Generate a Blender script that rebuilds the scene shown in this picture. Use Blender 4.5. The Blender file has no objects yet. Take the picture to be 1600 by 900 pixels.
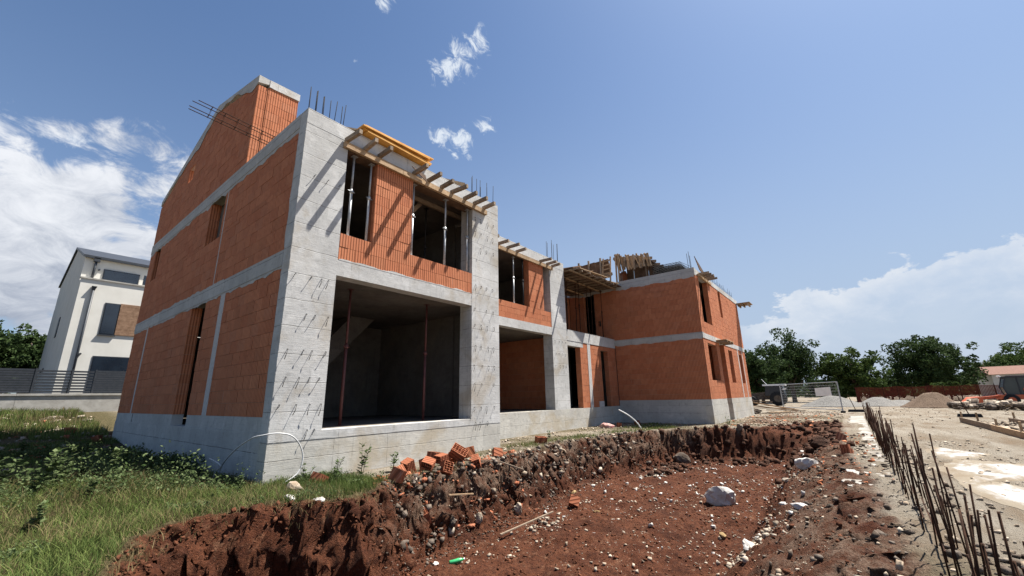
import bpy, math, random
import numpy as np
from mathutils import Vector, Matrix
random.seed(7); RNG = np.random.default_rng(11)
sc = bpy.context.scene
COL = sc.collection
rad = math.radians

# ---------------------------------------------------------------- camera
CAM = np.array([-3.1578, -7.735, 1.3391]); FPX = 646.05
YAW, PITCH, ROLL = 0.9032, 0.2588, -0.0197
def cam_basis():
    f = Vector((math.sin(YAW)*math.cos(PITCH), math.cos(YAW)*math.cos(PITCH), math.sin(PITCH)))
    r = Vector((math.cos(YAW), -math.sin(YAW), 0)); u = r.cross(f)
    return r*math.cos(ROLL)+u*math.sin(ROLL), -r*math.sin(ROLL)+u*math.cos(ROLL), f
cr, cu, cf = cam_basis()
cd = bpy.data.cameras.new('camera'); cam = bpy.data.objects.new('camera', cd); COL.objects.link(cam)
cam.matrix_world = Matrix(((cr.x, cu.x, -cf.x, CAM[0]), (cr.y, cu.y, -cf.y, CAM[1]), (cr.z, cu.z, -cf.z, CAM[2]), (0, 0, 0, 1)))
cd.sensor_width = 36; cd.lens = 36*FPX/1600; cd.clip_end = 3000; cd.clip_start = 0.05
sc.camera = cam

# ---------------------------------------------------------------- light
SUN = Vector((0.97, -0.53, 2.17)).normalized()
sl = bpy.data.lights.new('sun', 'SUN'); sl.energy = 5.0; sl.angle = rad(0.53); sl.color = (1.0, 0.955, 0.88)
so = bpy.data.objects.new('sun', sl); COL.objects.link(so); so.rotation_euler = SUN.to_track_quat('Z', 'Y').to_euler(); so.location = (20, -20, 40)
sc.view_settings.view_transform = 'Standard'; sc.view_settings.look = 'None'
sc.view_settings.exposure = 1.4; sc.view_settings.gamma = 1.0; sc.view_settings.use_curve_mapping = False
sc.cycles.max_bounces = 6; sc.cycles.diffuse_bounces = 4

class NT:
    """small node-tree helper"""
    def __init__(s, tree): s.t = tree; s.n = tree.nodes; s.l = tree.links
    def new(s, typ, ins=None, **kw):
        n = s.n.new(typ)
        for k, v in kw.items(): setattr(n, k, v)
        if ins:
            for k, v in ins.items():
                if v is None: continue
                if isinstance(v, bpy.types.NodeSocket): s.l.new(v, n.inputs[k])
                else: n.inputs[k].default_value = v
        return n
    def m(s, op, a, b=None, c=None, clamp=False):
        n = s.new('ShaderNodeMath', {0: a, 1: b, 2: c}, operation=op); n.use_clamp = clamp; return n.outputs[0]
    def mix(s, f, a, b, blend='MIX'):
        n = s.new('ShaderNodeMix', None, data_type='RGBA', blend_type=blend)
        for k, v in ((0, f), (6, a), (7, b)):
            if isinstance(v, bpy.types.NodeSocket): s.l.new(v, n.inputs[k])
            else: n.inputs[k].default_value = (*v, 1) if k and len(v) == 3 else v
        return n.outputs[2]
    def noise(s, vec, scale, detail=4, rough=.55, dist=0):
        return s.new('ShaderNodeTexNoise', {'Vector': vec, 'Scale': scale, 'Detail': detail, 'Roughness': rough, 'Distortion': dist}).outputs['Fac']
    def ramp(s, f, lo, hi, a=0., b=1.):
        n = s.new('ShaderNodeMapRange', {0: f, 1: lo, 2: hi, 3: a, 4: b}); n.interpolation_type = 'SMOOTHSTEP'; return n.outputs[0]

# world: physical sky with clouds laid over it by direction
w = bpy.data.worlds.new('World'); sc.world = w; w.use_nodes = True
T = NT(w.node_tree); T.n.clear()
sky = T.new('ShaderNodeTexSky', sky_type='NISHITA'); sky.sun_disc = False
sky.sun_elevation = math.asin(SUN.z); sky.sun_rotation = math.atan2(SUN.x, SUN.y)
sky.air_density = 1.0; sky.dust_density = 1.2; sky.ozone_density = 1.5; sky.altitude = 200
dirv = T.new('ShaderNodeTexCoord').outputs['Generated']
sep = T.new('ShaderNodeSeparateXYZ', {0: dirv})
el = T.m('ARCSINE', sep.outputs[2]); az = T.m('ARCTAN2', sep.outputs[0], sep.outputs[1])
strv = T.new('ShaderNodeMapping', {'Vector': dirv, 'Scale': (1, 1, 1.7)}).outputs[0]
n_big = T.noise(strv, 3.6, 8, .6, .25); n_fine = T.noise(strv, 13, 8, .68, .6); n_soft = T.noise(strv, 2.2, 3, .5)
def blob(a, e, r, k=1.0):
    a, e = rad(a), rad(e); c = (math.sin(a)*math.cos(e), math.cos(a)*math.cos(e), math.sin(e))
    d = T.new('ShaderNodeVectorMath', {0: dirv, 1: c}, operation='DISTANCE').outputs['Value']
    return T.m('MULTIPLY', T.ramp(d, 0, rad(r), 1, 0), k)
def total(bs):
    s = bs[0]
    for b in bs[1:]: s = T.m('MAXIMUM', s, b)
    return s
# cumulus bank on the left
left = total([blob(-8, 15, 15), blob(-2, 14.5, 12), blob(4, 19.5, 9, .95), blob(8, 21.5, 6, .85), blob(2, 12, 12), blob(8.5, 15, 8, .8), blob(-20, 13, 14), blob(.5, 24.5, 4.5, .52), blob(-2, 21, 7, .7), blob(5, 24, 6, .62), blob(9, 24.5, 6, .72), blob(5.5, 22.5, 6, .8), blob(6.5, 27.5, 4, .42)])
nl = T.m('ADD', T.m('MULTIPLY', n_big, .75), T.m('MULTIPLY', n_fine, .45))
cl = T.ramp(T.m('ADD', left, T.m('MULTIPLY', T.m('SUBTRACT', nl, .6), 3.4)), .34, .78)
cl = T.m('MULTIPLY', cl, T.ramp(left, .02, .25))
# long bank low on the right, its top rising to the right
top_el = T.m('MULTIPLY_ADD', T.ramp(az, rad(78), rad(99)), rad(4.6), rad(8.8))
top_el = T.m('ADD', top_el, T.m('MULTIPLY', T.m('SUBTRACT', T.noise(strv, 10, 7, .6, .2), .5), rad(13)))
topmask = T.ramp(T.m('SUBTRACT', top_el, el), rad(-.05), rad(.7))
azmask = T.ramp(az, rad(77), rad(85))
body = T.ramp(T.m('SUBTRACT', top_el, el), 0, rad(7), 1., .30)
body = T.m('MULTIPLY', body, T.ramp(T.noise(strv, 9, 7, .62, .3), .35, .62, .62, 1.))
cr_ = T.m('MULTIPLY', T.m('MULTIPLY', topmask, azmask), body)
# wisps overhead
wis = total([blob(41.6, 42.4, 3.6), blob(44.3, 43.9, 3.4), blob(47, 45.4, 2.8, .9), blob(41.2, 34.8, 2.8, .9), blob(44.3, 34.1, 3.4), blob(48, 36.4, 2.6, .85), blob(31.2, 47.9, 1.8, .8), blob(43.4, 32.6, 1.4, .8), blob(27.7, 41.3, .9, .6), blob(1.2, 24.6, 2.5, .8)])
n_w = T.noise(T.new('ShaderNodeMapping', {'Vector': dirv, 'Rotation': (.3, .5, .2), 'Scale': (1, 1.5, 1)}).outputs[0], 24, 9, .72, .8)
cw = T.m('MULTIPLY', T.ramp(T.m('ADD', wis, T.m('MULTIPLY', T.m('SUBTRACT', n_w, .5), 3.4)), .42, 1.15), .9)
cw = T.m('MULTIPLY', cw, T.ramp(wis, .0, .3))
# haze towards the horizon, everywhere
hz = T.m('POWER', T.m('SUBTRACT', 1., T.ramp(el, rad(-4), rad(58)), clamp=True), 1.5)
hz = T.m('MULTIPLY', hz, T.ramp(az, rad(5), rad(75), .35, 1.))
SKYK = 0.05
base = T.mix(1.0, sky.outputs[0], (.77, .92, 1.06), 'MULTIPLY')
base = T.mix(hz, base, (3.5, 4.25, 5.4))
shade = T.ramp(T.m('ADD', n_soft, T.m('MULTIPLY', n_fine, .5)), .55, .9)
ccol = T.mix(shade, (2.7, 3.1, 3.9), (6.7, 6.9, 7.3))
c1 = T.mix(cl, base, ccol)
c2 = T.mix(cr_, c1, (5.7, 6.1, 6.7))
c3 = T.mix(cw, c2, (6.2, 6.7, 7.3))
bg = T.new('ShaderNodeBackground', {'Color': c3, 'Strength': SKYK})
T.l.new(bg.outputs[0], T.new('ShaderNodeOutputWorld').inputs[0])

# ---------------------------------------------------------------- materials
MATS = {}
def newmat(name):
    m = bpy.data.materials.new(name); m.use_nodes = True; t = NT(m.node_tree)
    b = m.node_tree.nodes['Principled BSDF']; MATS[name] = m; t.b = b
    t.pos = t.new('ShaderNodeNewGeometry').outputs['Position']; return m, t, b
def finish(t, color, rough=.85, bump=None, bstr=.4, bdist=.02, spec=.12, metal=0):
    for k, v in (('Base Color', color), ('Roughness', rough), ('Specular IOR Level', spec), ('Metallic', metal)):
        if isinstance(v, bpy.types.NodeSocket): t.l.new(v, t.b.inputs[k])
        else: t.b.inputs[k].default_value = (*v, 1) if isinstance(v, tuple) and len(v) == 3 else v
    if bump is not None:
        bn = t.new('ShaderNodeBump', {'Height': bump, 'Strength': bstr, 'Distance': bdist})
        t.l.new(bn.outputs[0], t.b.inputs['Normal'])
def island(t):
    g = t.new('ShaderNodeNewGeometry').outputs['Random Per Island']; o = t.new('ShaderNodeObjectInfo').outputs['Random']
    return t.m('FRACT', t.m('ADD', g, o))
def simple(name, c1, c2, scale=6, rough=.8, bstr=.3, bd=.01, spec=.12, metal=0, isl=0.0):
    m, t, b = newmat(name)
    f = t.ramp(t.noise(t.pos, scale, 6, .6), .3, .7)
    c = t.mix(f, c1, c2)
    if isl:
        r = island(t); c = t.mix(1.0, c, t.new('ShaderNodeCombineColor', {0: t.m('MULTIPLY_ADD', r, isl*2, 1-isl), 1: t.m('MULTIPLY_ADD', r, isl*2, 1-isl), 2: t.m('MULTIPLY_ADD', r, isl*2, 1-isl)}).outputs[0], 'MULTIPLY')
    finish(t, c, rough, t.noise(t.pos, scale*4, 5, .6), bstr, bd, spec, metal); return m

def concrete(name, c1, c2, board=.5, board_off=0.33, stain=(.30, .24, .16), stain_k=.5, seam=1.25):
    m, t, b = newmat(name)
    s = t.new('ShaderNodeSeparateXYZ', {0: t.pos}); X, Y, Z = s.outputs
    U = t.m('ADD', X, Y)
    big = t.noise(t.pos, 1.1, 5, .6); mid = t.noise(t.pos, 7, 6, .65); fine = t.noise(t.pos, 60, 4, .6)
    c = t.mix(t.ramp(big, .3, .7), c1, c2)
    c = t.mix(t.m('MULTIPLY', t.ramp(mid, .50, .70), .45), c, tuple(x*.58 for x in c1)); c = t.mix(t.m('MULTIPLY', t.ramp(t.noise(t.pos, 3.1, 5, .7), .54, .66), .35), c, tuple(min(1, x*1.25) for x in c2))
    # drips: noise stretched vertically
    dv = t.new('ShaderNodeMapping', {'Vector': t.pos, 'Scale': (9, 9, .45)}).outputs[0]
    drip = t.m('MULTIPLY', t.ramp(t.noise(dv, 1.6, 4, .6), .56, .74), t.ramp(t.noise(t.pos, .7, 2), .4, .65))
    c = t.mix(t.m('MULTIPLY', drip, .55), c, tuple(x*.5 for x in c1))
    cell = t.new('ShaderNodeCombineXYZ', {0: t.m('FLOOR', t.m('DIVIDE', t.m('ADD', U, .5*seam), seam)), 1: t.m('FLOOR', t.m('ADD', t.m('DIVIDE', t.m('ADD', Z, board_off), board), .5))}).outputs[0]
    wn = t.new('ShaderNodeTexWhiteNoise', {'Vector': cell}, noise_dimensions='3D').outputs['Value']
    c = t.mix(t.m('MULTIPLY', wn, .30), c, tuple(x*.6 for x in c1))
    st = t.m('MULTIPLY', t.ramp(t.noise(t.pos, .9, 4, .6, .5), .5, .68), stain_k)
    c = t.mix(st, c, stain)
    # joints between form boards, slightly wobbly, broken up
    zz = t.m('ADD', Z, t.m('MULTIPLY', t.m('SUBTRACT', t.noise(t.pos, 2.5, 3), .5), .035))
    fz = t.m('ABSOLUTE', t.m('SUBTRACT', t.m('FRACT', t.m('DIVIDE', t.m('ADD', zz, board_off), board)), .5))
    lz = t.m('MULTIPLY', t.ramp(fz, .4835, .497), t.ramp(mid, .33, .5))
    uu = t.m('ADD', U, t.m('MULTIPLY', t.m('SUBTRACT', t.noise(t.pos, 1.7, 2), .5), .03))
    fu = t.m('ABSOLUTE', t.m('SUBTRACT', t.m('FRACT', t.m('DIVIDE', uu, seam)), .5))
    lu = t.m('MULTIPLY', t.ramp(fu, .4945, .499), t.m('MULTIPLY', t.ramp(mid, .4, .55), .7))
    ln = t.m('MAXIMUM', lz, lu)
    c = t.mix(t.m('MULTIPLY', ln, .72), c, (.085, .08, .075))
    gv = t.new('ShaderNodeMapping', {'Vector': t.pos, 'Scale': (2, 2, 34)}).outputs[0]
    grain = t.noise(gv, 1.5, 4, .6)
    c = t.mix(t.m('MULTIPLY', t.ramp(grain, .48, .72), .34), c, tuple(x*.55 for x in c2))
    pits = t.ramp(t.noise(t.pos, 34, 3, .7), .66, .74)
    c = t.mix(t.m('MULTIPLY', pits, .5), c, (.10, .095, .09))
    h = t.m('SUBTRACT', t.m('ADD', t.m('MULTIPLY', mid, .5), t.m('ADD', t.m('MULTIPLY', fine, .15), t.m('MULTIPLY', grain, .25))), t.m('ADD', t.m('MULTIPLY', ln, .6), t.m('MULTIPLY', pits, .3)))
    finish(t, c, .9, h, .55, .02); return m
concrete('concrete', (.44, .435, .42), (.56, .555, .54))
concrete('plinth_concrete', (.43, .41, .37), (.54, .52, .47), .45, .07, (.36, .29, .19), .55, 1.18)
concrete('grey_concrete', (.40, .39, .37), (.50, .49, .465), .6, .1, (.3, .29, .26), .3, 2.0)
concrete('inner_shade_concrete', (.11, .10, .09), (.17, .155, .14), 9, 0, (.2, .16, .12), .3, 1.2)  # inner concrete, its colour darkened so the rooms look deep in shade

def brickmat(name, c1, c2, rib):
    m, t, b = newmat(name)
    s = t.new('ShaderNodeSeparateXYZ', {0: t.pos}); X, Y, Z = s.outputs
    U = t.m('ADD', X, Y); r = island(t)
    c = t.mix(r, c1, c2); c = t.mix(t.m('MULTIPLY', t.ramp(r, .84, .95), .4), c, tuple(x*.55 for x in c1)); c = t.mix(t.m('MULTIPLY', t.ramp(r, .14, .03), .35), c, (.56, .27, .16))
    f = t.noise(t.pos, 5, 5, .6); c = t.mix(t.m('MULTIPLY', t.ramp(f, .45, .75), .5), c, tuple(x*.72 for x in c1))
    big = t.noise(t.pos, .55, 3, .55); c = t.mix(t.ramp(big, .35, .7, 0, .35), c, tuple(x*.78 for x in c2))
    wv = t.m('ABSOLUTE', t.m('SUBTRACT', t.m('FRACT', t.m('DIVIDE', U, rib)), .5))
    gro = t.ramp(wv, .22, .42)
    c = t.mix(t.m('MULTIPLY', gro, .62), c, tuple(x*.38 for x in c1)); c = t.mix(t.m('MULTIPLY', t.ramp(wv, .12, .0), .30), c, (.66, .33, .20))
    # pale mortar wash in drips
    dv = t.new('ShaderNodeMapping', {'Vector': t.pos, 'Scale': (6, 6, .5)}).outputs[0]
    wash = t.m('MULTIPLY', t.ramp(t.noise(dv, 2.2, 5, .65), .60, .78), t.ramp(t.noise(t.pos, 1.3, 3), .42, .62))
    c = t.mix(t.m('MULTIPLY', wash, .5), c, (.42, .31, .25)); c = t.mix(t.m('MULTIPLY', t.ramp(t.noise(t.pos, 2.6, 6, .7), .55, .72), .45), c, tuple(x*.55 for x in c1))
    h = t.m('SUBTRACT', t.m('MULTIPLY', t.noise(t.pos, 30, 4), .3), gro)
    finish(t, c, .88, h, .6, .008); return m
brickmat('clay_block', (.43, .14, .066), (.56, .215, .108), .0625)
brickmat('clay_block_dusty', (.27, .085, .042), (.35, .125, .065), .0625)
brickmat('clay_block_dull', (.40, .135, .06), (.47, .17, .08), .0625)
simple('mortar', (.33, .22, .17), (.42, .30, .24), 9)
simple('strip_concrete', (.42, .40, .38), (.52, .50, .48), 12)
simple('timber', (.30, .20, .115), (.42, .30, .19), 9, .8, .4, .01, isl=.25)
simple('old_timber', (.20, .15, .11), (.30, .235, .17), 9, .85, .4, .01, isl=.3)
simple('plywood_yellow', (.50, .24, .05), (.66, .36, .10), 4, .55, .15, .005, isl=.15)
simple('plywood_dark', (.10, .065, .045), (.17, .11, .075), 4, .6, .2, .005)
simple('galvanized_steel', (.30, .31, .32), (.44, .45, .46), 14, .5, .1, .003, .5, .35)
simple('red_primer_steel', (.085, .028, .026), (.13, .045, .04), 14, .6, .1, .003, .4)
simple('rust', (.028, .014, .009), (.06, .028, .016), 25, .85, .4, .003)
simple('dark_steel', (.018, .018, .02), (.035, .033, .033), 25, .9, .2, .003, .1, 0)
simple('white_render', (.56, .54, .49), (.62, .60, .55), 1.2, .9, .05, .002)
simple('dark_glass', (.010, .015, .024), (.016, .024, .036), 1.2, .15, 0, 0, .7)
simple('cab_glass', (.03, .04, .042), (.05, .062, .06), 1.2, .25, 0, 0, .5)
simple('anthracite', (.022, .026, .033), (.034, .038, .046), 8, .5, .05, .002, .4)
simple('wood_cladding', (.17, .10, .062), (.27, .17, .11), 7, .7, .3, .004)
simple('kerb_concrete', (.28, .265, .24), (.38, .365, .335), 3, .9)
simple('strip_lean', (.19, .165, .135), (.33, .32, .30), 2.2, .95, .8, .02)
simple('pale_stone', (.22, .165, .115), (.36, .31, .25), 5, .9, .6, .03, isl=.28)
simple('white_stone', (.40, .375, .34), (.56, .54, .51), 5, .9, .7, .03, isl=.12)
simple('ochre_stone', (.2, .13, .06), (.28, .2, .1), 5, .9, .6, .03, isl=.2)
simple('grey_rubble', (.06, .042, .030), (.145, .118, .096), 5, .9, .6, .03, isl=.35)
simple('soil_clod', (.066, .024, .012), (.125, .05, .027), 12, .95, .8, .03, isl=.35)
simple('dark_clod', (.04, .019, .012), (.085, .042, .027), 12, .95, .8, .03, isl=.35)
simple('gravel_grey', (.15, .142, .13), (.22, .21, .195), 30, .95, .9, .04)
simple('gravel_brown', (.11, .075, .052), (.17, .12, .085), 30, .95, .9, .04)
simple('conduit_grey', (.40, .40, .40), (.50, .50, .50), 3, .45, .05, .002, .5)
simple('black_rubber', (.015, .015, .016), (.03, .03, .03), 8, .6, .1, .003)
simple('white_sheet', (.70, .70, .70), (.78, .78, .78), 4, .5, .05, .002)
simple('digger_orange', (.46, .085, .025), (.56, .12, .04), 4, .45, .05, .002, .5)
simple('net_orange_shaded', (.10, .020, .013), (.15, .030, .019), 4, .7, .05, .002)  # orange darkened, the net's backlit shade is put into its colour
simple('roof_tile', (.12, .058, .042), (.18, .095, .07), 6, .8, .3, .01)
simple('trunk_bark', (.06, .045, .033), (.12, .09, .07), 12, .9, .6, .02)
simple('green_plastic', (.03, .30, .10), (.05, .40, .15), 5, .3, .05, .002, .5)
simple('torn_bag', (.30, .10, .09), (.50, .38, .34), 9, .8, .4, .01)
def leafmat(name, c1, c2, trans=.25):
    m, t, b = newmat(name)
    r = island(t); c = t.mix(r, c1, c2)
    cl_ = t.noise(t.pos, .6, 3); c = t.mix(t.ramp(cl_, .35, .7, 0, .5), c, tuple(x*.6 for x in c1))
    finish(t, c, .8, None, spec=.08)
    tr = t.new('ShaderNodeBsdfTranslucent', {'Color': c}); mx = t.new('ShaderNodeMixShader', {0: trans, 1: t.b.outputs[0], 2: tr.outputs[0]})
    t.l.new(mx.outputs[0], t.n['Material Output'].inputs[0]); return m
leafmat('leaf_dark', (.020, .038, .012), (.060, .092, .032))
leafmat('leaf_mid', (.032, .058, .014), (.085, .12, .034))
leafmat('grass_blade', (.060, .098, .024), (.19, .225, .07), .35)
leafmat('dry_grass', (.14, .11, .05), (.24, .19, .10), .3)
leafmat('weed_leaf', (.045, .075, .022), (.15, .185, .085), .3)

# ---------------------------------------------------------------- mesh helpers
class MB:
    def __init__(s): s.v = []; s.f = []
    def add(s, v, f):
        o = len(s.v); s.v += [tuple(map(float, p)) for p in v]; s.f += [tuple(i+o for i in q) for q in f]; return s
    def box(s, x0, x1, y0, y1, z0, z1):
        return s.add([(x0,y0,z0),(x1,y0,z0),(x1,y1,z0),(x0,y1,z0),(x0,y0,z1),(x1,y0,z1),(x1,y1,z1),(x0,y1,z1)], BOXF)
    def bar(s, p0, p1, w, h, up=(0, 0, 1)):
        p0, p1 = Vector(p0), Vector(p1); d = (p1-p0).normalized(); up = Vector(up)
        if abs(d.dot(up)) > .95: up = Vector((0, 1, 0))
        a = d.cross(up).normalized()*w/2; b = a.cross(d).normalized()*h/2
        vs = [p0-a-b, p0+a-b, p0+a+b, p0-a+b, p1-a-b, p1+a-b, p1+a+b, p1-a+b]
        return s.add(vs, [(0,1,2,3),(7,6,5,4),(0,4,5,1),(1,5,6,2),(2,6,7,3),(3,7,4,0)])
    def tube(s, pts, r, n=8, caps=True):
        pts = [Vector(p) for p in pts]; rs = r if isinstance(r, (list, tuple)) else [r]*len(pts)
        vs = []; fs = []; k = len(pts)
        for i, p in enumerate(pts):
            d = (pts[min(i+1, k-1)]-pts[max(i-1, 0)]).normalized()
            a = d.cross(Vector((0, 0, 1)) if abs(d.z) < .9 else Vector((1, 0, 0))).normalized(); b = d.cross(a)
            for j in range(n):
                t = 2*math.pi*j/n; vs.append(p+(a*math.cos(t)+b*math.sin(t))*rs[i])
        for i in range(k-1):
            for j in range(n): fs.append((i*n+j, i*n+(j+1)%n, (i+1)*n+(j+1)%n, (i+1)*n+j))
        if caps: fs.append(tuple(range(n))[::-1]); fs.append(tuple((k-1)*n+j for j in range(n)))
        return s.add(vs, fs)
    def prism(s, poly, ax, c0, c1):
        """poly of (u,z); ax 'x' = plane of constant x (u is y), 'y' = plane of constant y (u is x)"""
        n = len(poly); P = lambda u, z, c: (c, u, z) if ax == 'x' else (u, c, z)
        return s.add([P(u, z, c0) for u, z in poly]+[P(u, z, c1) for u, z in poly], [tuple(range(n)), tuple(range(n, 2*n))[::-1]]+[(i, i+n, (i+1)%n+n, (i+1)%n) for i in range(n)])
BOXF = [(0,3,2,1),(4,5,6,7),(0,1,5,4),(1,2,6,5),(2,3,7,6),(3,0,4,7)]
def build(name, mb, mat, parent=None, smooth=False, loc=None, fixn=True):
    me = bpy.data.meshes.new(name); me.from_pydata(mb.v, [], mb.f)
    me.materials.append(MATS[mat]); me.update()
    if fixn and len(mb.f) < 60000:
        import bmesh
        bm = bmesh.new(); bm.from_mesh(me); bmesh.ops.recalc_face_normals(bm, faces=bm.faces); bm.to_mesh(me); bm.free()
    if smooth: me.polygons.foreach_set('use_smooth', [True]*len(me.polygons))
    o = bpy.data.objects.new(name, me); COL.objects.link(o)
    if parent: o.parent = parent
    if loc: o.location = loc
    return o
def npmesh(name, V, F, mat, parent=None, smooth=False):
    """fast mesh from numpy arrays; F has a constant number of corners"""
    me = bpy.data.meshes.new(name); V = np.asarray(V, np.float32); F = np.asarray(F, np.int32); k = F.shape[1]
    me.vertices.add(len(V)); me.vertices.foreach_set('co', V.ravel())
    me.loops.add(F.size); me.loops.foreach_set('vertex_index', F.ravel())
    me.polygons.add(len(F)); me.polygons.foreach_set('loop_start', np.arange(0, F.size, k, dtype=np.int32))
    me.polygons.foreach_set('loop_total', np.full(len(F), k, np.int32))
    if smooth: me.polygons.foreach_set('use_smooth', np.ones(len(F), bool))
    me.materials.append(MATS[mat]); me.update(calc_edges=True); me.validate()
    o = bpy.data.objects.new(name, me); COL.objects.link(o)
    if parent: o.parent = parent
    return o
def tag(o, label=None, cat=None, group=None, kind=None):
    for k, v in (('label', label), ('category', cat), ('group', group), ('kind', kind)):
        if v: o[k] = v
    return o
def thing(name, label, cat, loc=(0, 0, 0), group=None, rot=(0, 0, 0)):
    o = bpy.data.objects.new(name, None); COL.objects.link(o); o.empty_display_size = .2; o.location = loc; o.rotation_euler = rot
    return tag(o, label, cat, group)
def part(name, mb, mat, parent, smooth=False, label=None, kind=None):
    """mb is in world coordinates; the part is parented to a thing whose origin may lie elsewhere"""
    o = build(name, mb, mat, parent, smooth)
    root = parent
    off = Vector(root.location)
    if root.parent: off = off + Vector(root.parent.location)
    if off.length > 0: o.data.transform(Matrix.Translation(-off))
    if label: o['label'] = label
    if kind: o['kind'] = kind
    return o

# ---------------------------------------------------------------- terrain
def vnoise(x, y, s, seed=0):
    x = x/s+seed*17.13; y = y/s+seed*9.71
    xi = np.floor(x).astype(np.int64); yi = np.floor(y).astype(np.int64); fx = x-xi; fy = y-yi
    fx = fx*fx*(3-2*fx); fy = fy*fy*(3-2*fy)
    def h(a, b):
        n = (a*374761393+b*668265263+seed*144665) & 0xffffffff
        n = ((n ^ (n >> 13))*1274126177) & 0xffffffff
        return ((n ^ (n >> 16)) & 0xffff)/65535.
    return (h(xi, yi)*(1-fx)+h(xi+1, yi)*fx)*(1-fy)+(h(xi, yi+1)*(1-fx)+h(xi+1, yi+1)*fx)*fy
def fbm(x, y, s, o=4, seed=0):
    r = 0; a = 1; t = 0
    for i in range(o): r = r+a*vnoise(x, y, s/2**i, seed+i); t += a; a *= .55
    return r/t-.5
def sm(v, a, b): t = np.clip((v-a)/(b-a), 0, 1); return t*t*(3-2*t)
PIT = [(-2.6,-4.6),(-2.2,-2.9),(-1.85,-1.95),(-1.35,-1.62),(-.9,-1.62),(-.5,-1.62),(-.2,-2.0),(.25,-2.3),(.85,-2.05),(1.3,-1.75),(2.5,-1.62),(4.1,-1.5),(6,-1.25),(7.6,-.9),(9.5,-1.2),(13,-1.9),(14.2,-3.1),(15,-4.2),(16.4,-5.2),(18.5,-6.0),(20.5,-6.8),(20.3,-7.15),(17,-7.2),(12,-7.3),(9.5,-7.4),(7,-7.55),(5.3,-7.7),(2.4,-7.8),(.4,-7.9),(-1.2,-7.3),(-2.3,-6.0)]
def pit_d(x, y):
    """signed distance into the pit (positive inside)"""
    d = np.full(np.shape(x), 1e9); ins = np.zeros(np.shape(x), bool); n = len(PIT)
    for i in range(n):
        ax, ay = PIT[i]; bx, by = PIT[(i+1) % n]; ex, ey = bx-ax, by-ay
        t = np.clip(((x-ax)*ex+(y-ay)*ey)/(ex*ex+ey*ey), 0, 1)
        d = np.minimum(d, (x-ax-t*ex)**2+(y-ay-t*ey)**2)
        c = ((ay > y) != (by > y)) & (x < (bx-ax)*(y-ay)/(by-ay+1e-12)+ax); ins ^= c
    return np.where(ins, 1, -1)*np.sqrt(d)
def height(x, y):
    x = np.asarray(x, float); y = np.asarray(y, float)
    base = 1.08*sm(y, 6.5, 24)*(1-sm(x, 8, 20))+.26*sm(-x, .35, 1.6)*sm(y, -1.2, .8)*(1-.9*sm(y, 6.5, 15))
    base = base+.05*fbm(x, y, 1.6, 4, 3)+.02
    far = sm(x, 27, 30); base = base*(1-far)+far*(.03*fbm(x, y, 3, 3, 8))
    near_b = (x > -.3) & (x < 27.2) & (y > -.3)
    base = base+np.where(x < 20, .05*sm(pit_d_last(x, y), -1.2, -.05), 0)  # heaped lip
    d = pit_d_last(x, y)
    dn = d+.34*fbm(x, y, .75, 4, 21)+.22*fbm(x, y, .17, 3, 31)
    wd = .52+2.0*sm(-y, 5.0, 6.6)+3.4*sm(x, 14.5, 17.5)*sm(-y, 4.4, 5.6)
    k = sm(dn, 0, wd)
    k = k**.85
    floor = -1.02+.16*fbm(x, y, 1.4, 3, 41)+.15*fbm(x, y, .34, 4, 51)+.05*np.sin((y+.25*x)*9)*sm(fbm(x, y, 2.5, 2, 58), -.1, .1)*.5+.055*np.abs(fbm(x, y, .16, 3, 55))
    bank = np.clip(1-np.abs(k-.5)*2, 0, 1)
    z = base*(1-k)+floor*k+bank*(.20*fbm(x, y, .45, 4, 61)+.10*fbm(x*1.3, y, .13, 3, 71))
    z = z+.06*fbm(x, y, .12, 3, 81)*sm(d, -.6, 0)
    # rubble strip on the right side stays rough
    rs = sm(-y, 6.6, 7.2)*(1-sm(-y, 8.3, 8.9))*(1-sm(x, 9, 16))*sm(x, -1.5, 1)
    z = z+rs*.07*fbm(x, y, .35, 4, 91)
    return z
_cache = {}
def pit_d_last(x, y):
    k = (x.shape, float(x.flat[0]), float(y.flat[0]), float(x.flat[-1]), float(y.flat[-1]), float(x.sum()))
    if k not in _cache:
        if len(_cache) > 6: _cache.clear()
        _cache[k] = pit_d(x, y)
    return _cache[k]
def H(x, y): return float(height(np.array([float(x)]), np.array([float(y)]))[0])

def seg(a, b, s): return np.arange(a, b-1e-6, s)
xs = np.concatenate([[-900,-400,-150,-60,-30,-15,-9,-6], seg(-4.5,-3,.15), seg(-3,6,.034), seg(6,10,.05), seg(10,16,.075), seg(16,30,.16), seg(30,60,.6), seg(60,130,4), [130,200,400,900,2000]])
ys = np.concatenate([[-1500,-600,-250,-120,-80], seg(-60,-16,2.5), seg(-16,-10,.35), seg(-10,-8.4,.1), seg(-8.4,-3.2,.045), seg(-3.2,-2.9,.04), seg(-2.9,-1.1,.02), seg(-1.1,-.7,.04), seg(-.7,2,.1), seg(2,26,.45), [27,30,36,45,60,90,150,300,900,2000]])
GX, GY = np.meshgrid(xs, ys, indexing='xy'); GZ = height(GX, GY)
nx, ny = len(xs), len(ys)
_d = pit_d(GX, GY); _bk = np.clip(1-np.abs(_d-.2)/.6, 0, 1)*(GX < 20)
V = np.stack([GX, GY, GZ], -1).reshape(-1, 3); from mathutils import noise as mn
_w = _bk.ravel(); _ix = np.nonzero(_w > .02)[0]
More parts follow.
